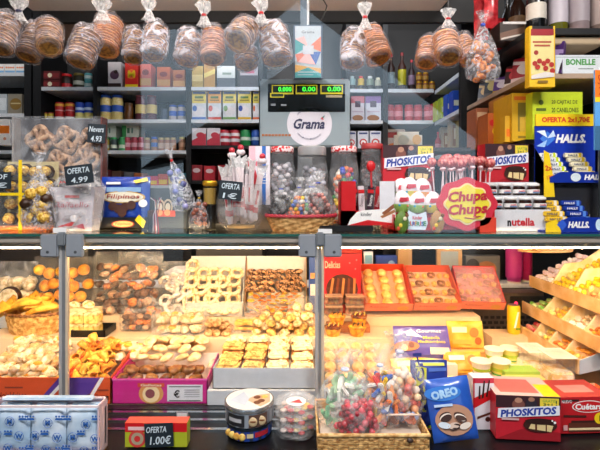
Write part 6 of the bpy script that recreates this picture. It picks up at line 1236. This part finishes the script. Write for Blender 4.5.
# biscuit tins
def tin(label,Y,px,r,z0,h,side,lidm,deco,top):
    t=thing('biscuit_tin',label,'tin',(x_at(px,Y),Y,z0)); mb=MB().cyl((0,0,0),r*.97,h*.86,side,40,b=.002); deco(mb,r*.975,h); mb.build('body',t)
    lm=MB().lathe([(r,h*.78),(r*1.005,h*.8),(r*1.005,h-.002),(r*.985,h)],lidm,seg=40); top(lm,r,h); lm.build('lid',t); return t
def wrap(mb,r,a0,a1,z0,z1,m,n=8):
    vs=[];
    for i in range(n+1):
        a=math.radians(a0+(a1-a0)*i/n); vs+=[(r*math.sin(a),-r*math.cos(a),z0),(r*math.sin(a),-r*math.cos(a),z1)]
    mb.add(vs,[(2*i,2*i+2,2*i+3,2*i+1) for i in range(n)],m,True)
ck1=ramp2('#c88a30','#f0d070',60,.5,.3)
def td1(mb,r,h):
    wrap(mb,r+.0006,-90,90,h*.06,h*.74,mat('#1c3a88',.35)); 
    for k,a in enumerate((-55,-40,-26,-12)): 
        b=math.radians(a); mb.ell(((r+.001)*math.sin(b),-(r+.001)*math.cos(b),h*.36),(.011,.004,.011),ck1,10,6)
    wrap(mb,r+.001,20,60,h*.3,h*.65,mat('#a82030')); wrap(mb,r+.0012,0,16,h*.3,h*.6,mat('#c8b890'))
def td2(mb,r,h):
    wrap(mb,r+.0006,-90,90,h*.04,h*.74,mat('#8a929c',.35)); wrap(mb,r+.001,-50,-5,h*.1,h*.7,mat('#28282c',.3)); wrap(mb,r+.0012,-46,-12,h*.3,h*.5,mat('#b8b8bc')); wrap(mb,r+.001,5,50,h*.06,h*.72,mat('#5a4238'))
    for a in (14,34): 
        b=math.radians(a); mb.ell(((r+.0014)*math.sin(b),-(r+.0014)*math.cos(b),h*.36),(.013,.004,.014),mat('#c8b088'),12,7); mb.ell(((r+.003)*math.sin(b),-(r+.003)*math.cos(b),h*.40),(.010,.0035,.004),mat('#7a4a28'),12,7)
def tp2(mb,r,h):
    mb.cyl((0,0,h-.0002),r*.94,.0008,mat('#dfdcda',.35),36); mb.add([(-.01,-r*.1,h+.0008),(r*.5,-r*.7,h+.0008),(r*.85,-r*.3,h+.0008),(r*.8,r*.45,h+.0008),(.02,r*.3,h+.0008)],[(0,1,2,3,4)],mat('#c8a888')); mb.add([(-r*.8,-r*.2,h+.001),(-r*.1,-r*.6,h+.001),(.0,.0,h+.001),(-r*.3,r*.6,h+.001)],[(0,1,2,3)],mat('#b8c4d4'))
    for x,y in ((.3,.1),(.5,-.2),(.6,.15),(.35,-.35)): mb.ell((x*r,y*r,h+.001),(.011,.011,.002),[ck1,mat('#6a3a20')][int(x*10)%2],12,6)
tin('lower dark blue biscuit tin with yellow biscuits printed on its side',1.325,249.5,.068,ZF,.041,mat('#20304a',.3),mat('#24303c',.3,.5),td1,lambda mb,r,h:None)
tin('upper silver biscuit tin with white picture lid',1.325,249.5,.074,ZF+.0415,.054,mat('#8a929c',.3,.6),mat('#b0b4b8',.25,.8),td2,tp2)
# stack of clear tubs in a bag
for k in range(3):
    t=thing('clear_tub',['bottom clear round tub of red and yellow jellies','middle clear round tub of sweets','top clear round tub with red and white round label'][k],'tub',(x_at(296,1.33),1.33,ZF+.030*k),group='stack of three clear tubs'); t.scale=(1,1,.72)
    MB().lathe([(.052,0),(.056,.006),(.062,.034),(.064,.036),(.06,.041),(.03,.0415)],film('#ffffff',.08,.35,20,.1,.3),seg=30).build('clear_shell',t)
    mb=MB(); 
    for q in range(16): a=q*2.4; rr=.045*math.sqrt((q+.5)/16); mb=mb
    pr=[MB().ell((0,0,0),(.011,.010,.008),mat(c,.3),9,6).build('sweet',t,loc=(0,0,.012)) for c in ('#e0d0c8','#c83a40','#e0c050')]
    for q in range(14): a=q*2.4; rr=.045*math.sqrt((q+.5)/14); dup(pr[q%3],(rr*math.cos(a),rr*math.sin(a),.012+.006*(q%2)),parent=t)
    if k==2: MB().cyl((0,-.01,.0416),.03,.001,white,24).build('round_label',t); MB().add([(-.02,-.02,.0434),(.02,-.025,.0434),(.01,.0,.0434)],[(0,1,2)],red).build('label_print',t)
pts=[]; seg=28; prof=[(.067,.003),(.069,.04),(.069,.085),(.055,.10),(.025,.11),(.016,.12)]; vs=[]
for i,(rr,zz) in enumerate(prof):
    for k in range(seg):
        a=2*math.pi*k/seg; q=1+.05*math.sin(5*k+i)+random.uniform(-.02,.02); vs.append((rr*q*math.cos(a),rr*q*math.sin(a),zz))
tag(MB().add(vs,[(i*seg+k,i*seg+(k+1)%seg,(i+1)*seg+(k+1)%seg,(i+1)*seg+k) for i in range(5) for k in range(seg)],film('#ffffff',.04,.25,14,.14,.4),True).build('clear_bag',loc=(x_at(296,1.33),1.33,ZF)),'crumpled clear bag drawn over the stack of tubs','bag')
# rectangular wicker basket of sweet bags
t=thing('sweets_basket','rectangular wicker basket of sweets bags at the front centre','basket',(x_at(371.5,1.2),1.165,ZF)); w_=.295; dp=.2; h_=.072
wv_=ramp2('#9a6a34','#e0b878',70,.6,.7,stretch=(1,1,3)); mb=MB()
for r_ in range(6):
    for k in range(22):
        x=-w_/2+w_*(k+.5)/22; o=.002 if (k+r_)%2 else 0; mb.box(x-w_/44,-o,.004+r_*.011,x+w_/44,.003,.014+r_*.011,wv_,.0012)
mb.box(-w_/2,.003,0,w_/2,dp,.004,wv_).box(-w_/2,.0,0,-w_/2+.004,dp,h_-.004,wv_).box(w_/2-.004,0,0,w_/2,dp,h_-.004,wv_).box(-w_/2,dp-.004,0,w_/2,dp,h_-.004,wv_); mb.build('wicker_body',t)
MB().tube([(-w_/2,0,h_),(w_/2,0,h_),(w_/2,dp,h_),(-w_/2,dp,h_)],.0055,ramp2('#b88648','#e8c488',70,.6,.5),8,True).build('rim',t); MB().ell((0,0,0),(.009,.006,.006),mat('#3a2a24'),10,6).build('knob',t,loc=(.095,-.006,h_-.01))
G='bags of sweets in the rectangular basket'; kk=mat
def berry(m,r,k): return MB().ell((0,0,0),(r,r,r),m,10,7,k,2)
def flat_tri(m,r,k): return MB().box(-r*1.4,-r*.4,-r*.7,r*1.4,r*.4,r*.7,m,.003)
bz=ZF+.006
tag(MB().box(-.14,0,0,.14,.18,.045,mat('#d8c8b8')).build('paper_lining',loc=(x_at(371.5,1.2),1.175,bz)),'pale paper lining inside the rectangular basket','paper')
bz+=.046
pillow_bag('sweet_bag','clear bag of green and white jelly pieces, left in the basket',345,410,56,76,1.245,['#a8c8a0','#e8ece0','#78b088','#e0d8d0'],80,.0115,.45,G,bz,mat('#c0cce4'),shape=flat_tri,full=.55)
pillow_bag('sweet_bag','clear bag of glossy dark red berries at the front of the basket',357,422,54,52,1.205,['#b0182c','#8a1024','#d04858'],90,.0095,.25,G,bz,None,full=.55)
pillow_bag('sweet_bag','clear bag of coloured gummies in the middle of the basket',380,406,46,80,1.25,['#e87830','#e8c030','#d83a38','#e8e0d8','#4068b8','#f0a060'],80,.0115,.35,G,bz,mat('#c0cce4'),shape=flat_tri,full=.55)
pillow_bag('sweet_bag','clear bag of orange and white sweets at the back of the basket',400,392,52,84,1.31,['#f0a878','#f0e0d0','#d85848','#e8c8a0'],60,.012,.4,G,bz,mat('#c0cce4'))
x=x_at(403,1.22); t=thing('gummy_tub','rounded clear tub of brown and blue gummies at the basket right','tub',(x,1.235,bz),rot=(-.5,0,0)); MB().lathe([(.03,0),(.042,.008),(.05,.03),(.046,.034)],film('#fff4f0',.08,.4,20,.1,.5),seg=28,sx=1.15,sy=1.0).build('clear_shell',t); MB().tube([(.056*math.cos(a),.05*math.sin(a),.034) for a in [2*math.pi*q/32 for q in range(32)]],.0028,mat('#e8d0c0',.3),6,True).build('rim',t)
pr=[flat_tri(mat(c,.3),.011,0).build('gummy',t,loc=(0,0,.02)) for c in ('#6a3a2c','#98a8c8','#c86a48','#4a5080')]
for q in range(22): a=q*2.4; rr=.04*math.sqrt((q+.5)/22); dup(pr[q%4],(rr*math.cos(a)*1.1,rr*math.sin(a),.024+.005*(q%2)),(random.random(),random.random(),random.random()*3),parent=t)
# foil bags standing on the ledge
def art(d): d.rect(0,0,1,1,mat('#2a3f98',.35)); d.poly([(.08,.05),(.35,.02),(.4,.9),(.12,.93)],mat('#d8d84a')); d.txt('ARTIACH',.24,.48,.14,mat('#1c2a78'),.03,rot=1.62,wu=2.2); d.rect(.45,.85,.95,.9,mat('#5a78c8')); d.rect(.12,.93,.9,.97,mat('#d8d84a')); d.rect(0,0,1,.04,mat('#a8c838')); d.circ(.7,.5,.14,mat('#9ab8e0'))
foilbag('cookie_bag','blue bag with a yellow strip of vertical lettering, behind the leaning blue bag','bag',412,449,369,434,1.335,ZF+.004,art,mat('#2a3f98',.35,coat=.3),-.12,thick=.016)
def oreo(d): 
    d.ell(.35,.78,.4,.12,mat('#3a80d8')); d.txt('OREO',.38,.78,.14,mat('#a8d0f4'),.06,wu=.6,rot=.12); d.ell(.5,.36,.42,.24,mat('#b88a70')); [d.ell(u,v,.13,.05,mat(c),rot=r) for u,v,c,r in ((.3,.44,'#3a2420',.3),(.31,.42,'#e8dcd0',.3),(.32,.40,'#3a2420',.3),(.62,.42,'#4a3028',-.4),(.63,.39,'#efe4d8',-.4),(.64,.37,'#4a3028',-.4),(.45,.28,'#d8c0b0',.1),(.47,.26,'#3a2420',.1),(.7,.26,'#e8dcd0',.2),(.25,.3,'#d8e4f0',-.2))]; d.rect(.1,.58,.5,.62,mat('#b0c8e8'))
foilbag('cookie_bag','blue bag with white lettering and cookie picture, leaning in front','bag',434,479,381,441,1.262,ZF+.003,oreo,mat('#2858b8',.3,coat=.4),-.22,rot2=-.12,thick=.018)
def kbox(d): d.rect(0,.9,1,1,mat('#c83048')); d.poly([(0,.4),(1,.62),(1,.8),(0,.6)],red); d.poly([(.2,.25),(.9,.35),(.85,.3),(.2,.2)],mat('#5a2a1c')); d.circ(.7,.2,.12,mat('#4a2018')); d.poly([(.4,.6),(.5,.95),(.56,.95),(.5,.62)],darkbrown); d.poly([(.6,.64),(.75,.98),(.8,.95),(.68,.64)],darkbrown); d.poly([(.25,.6),(.28,.85),(.34,.85),(.34,.6)],darkbrown); d.rect(0,0,.06,1,red)
Y=1.36; pcar('white_biscuit_box','tall white box with red band and brown strokes','box',473,494,378,ZF,1.33,.04,mat('#e0dde2'),kbox)
def bigcake(d): cake(d)
def topd(mb,w,d_,h): mb.box(-w/2,0,h,w/2,d_,h+.0006,mat('#d8b8b0')); mb.box(-w/2+.02,.02,h+.0006,w/2-.05,d_-.02,h+.001,mat('#c86a60')); mb.box(w/2-.045,0,h+.0006,w/2,d_*.6,h+.0012,yellow)
carton2('cake_box','large red cake box at the front right with white lettering',497,559,396,440,.135,mat('#c01c2c'),cake,-.09,topd)
def cue(d):
    d.rect(0,0,1,1,mat('#b81820')); d.rect(.02,.88,.36,.94,mat('#2a1414')); d.txt('NUEVO',.12,.88,.08,white,wu=.2); d.ell(.55,.74,.33,.17,white); d.ell(.55,.74,.31,.15,mat('#c8141c')); d.txt('Cuétara',.55,.74,.17,white,.04,wu=.54); d.poly([(.05,.52),(.5,.5),(.5,.44),(.05,.46)],mat('#4a1a14')); d.rect(.2,.3,1,.36,mat('#3a1a14')); d.rect(.15,.05,1,.3,mat('#5a2a1c')); d.rect(.15,.1,1,.16,mat('#e8d0a0')); d.circ(.76,.42,.11,yellow); d.txt('1',.76,.42,.16,black,.03); d.rect(.04,.1,.12,.25,mat('#d8a0a0'))
carton2('biscuit_box','dark red biscuit box with oval logo at the front right corner',560,612,397,433,.12,mat('#b81820'),cue,.04,lambda mb,w,d_,h:(mb.box(-w/2,0,h,w/2,d_,h+.0006,mat('#c84038')),mb.box(-w/2+.03,.03,h+.0006,w/2-.03,.08,h+.001,mat('#d89080'))))
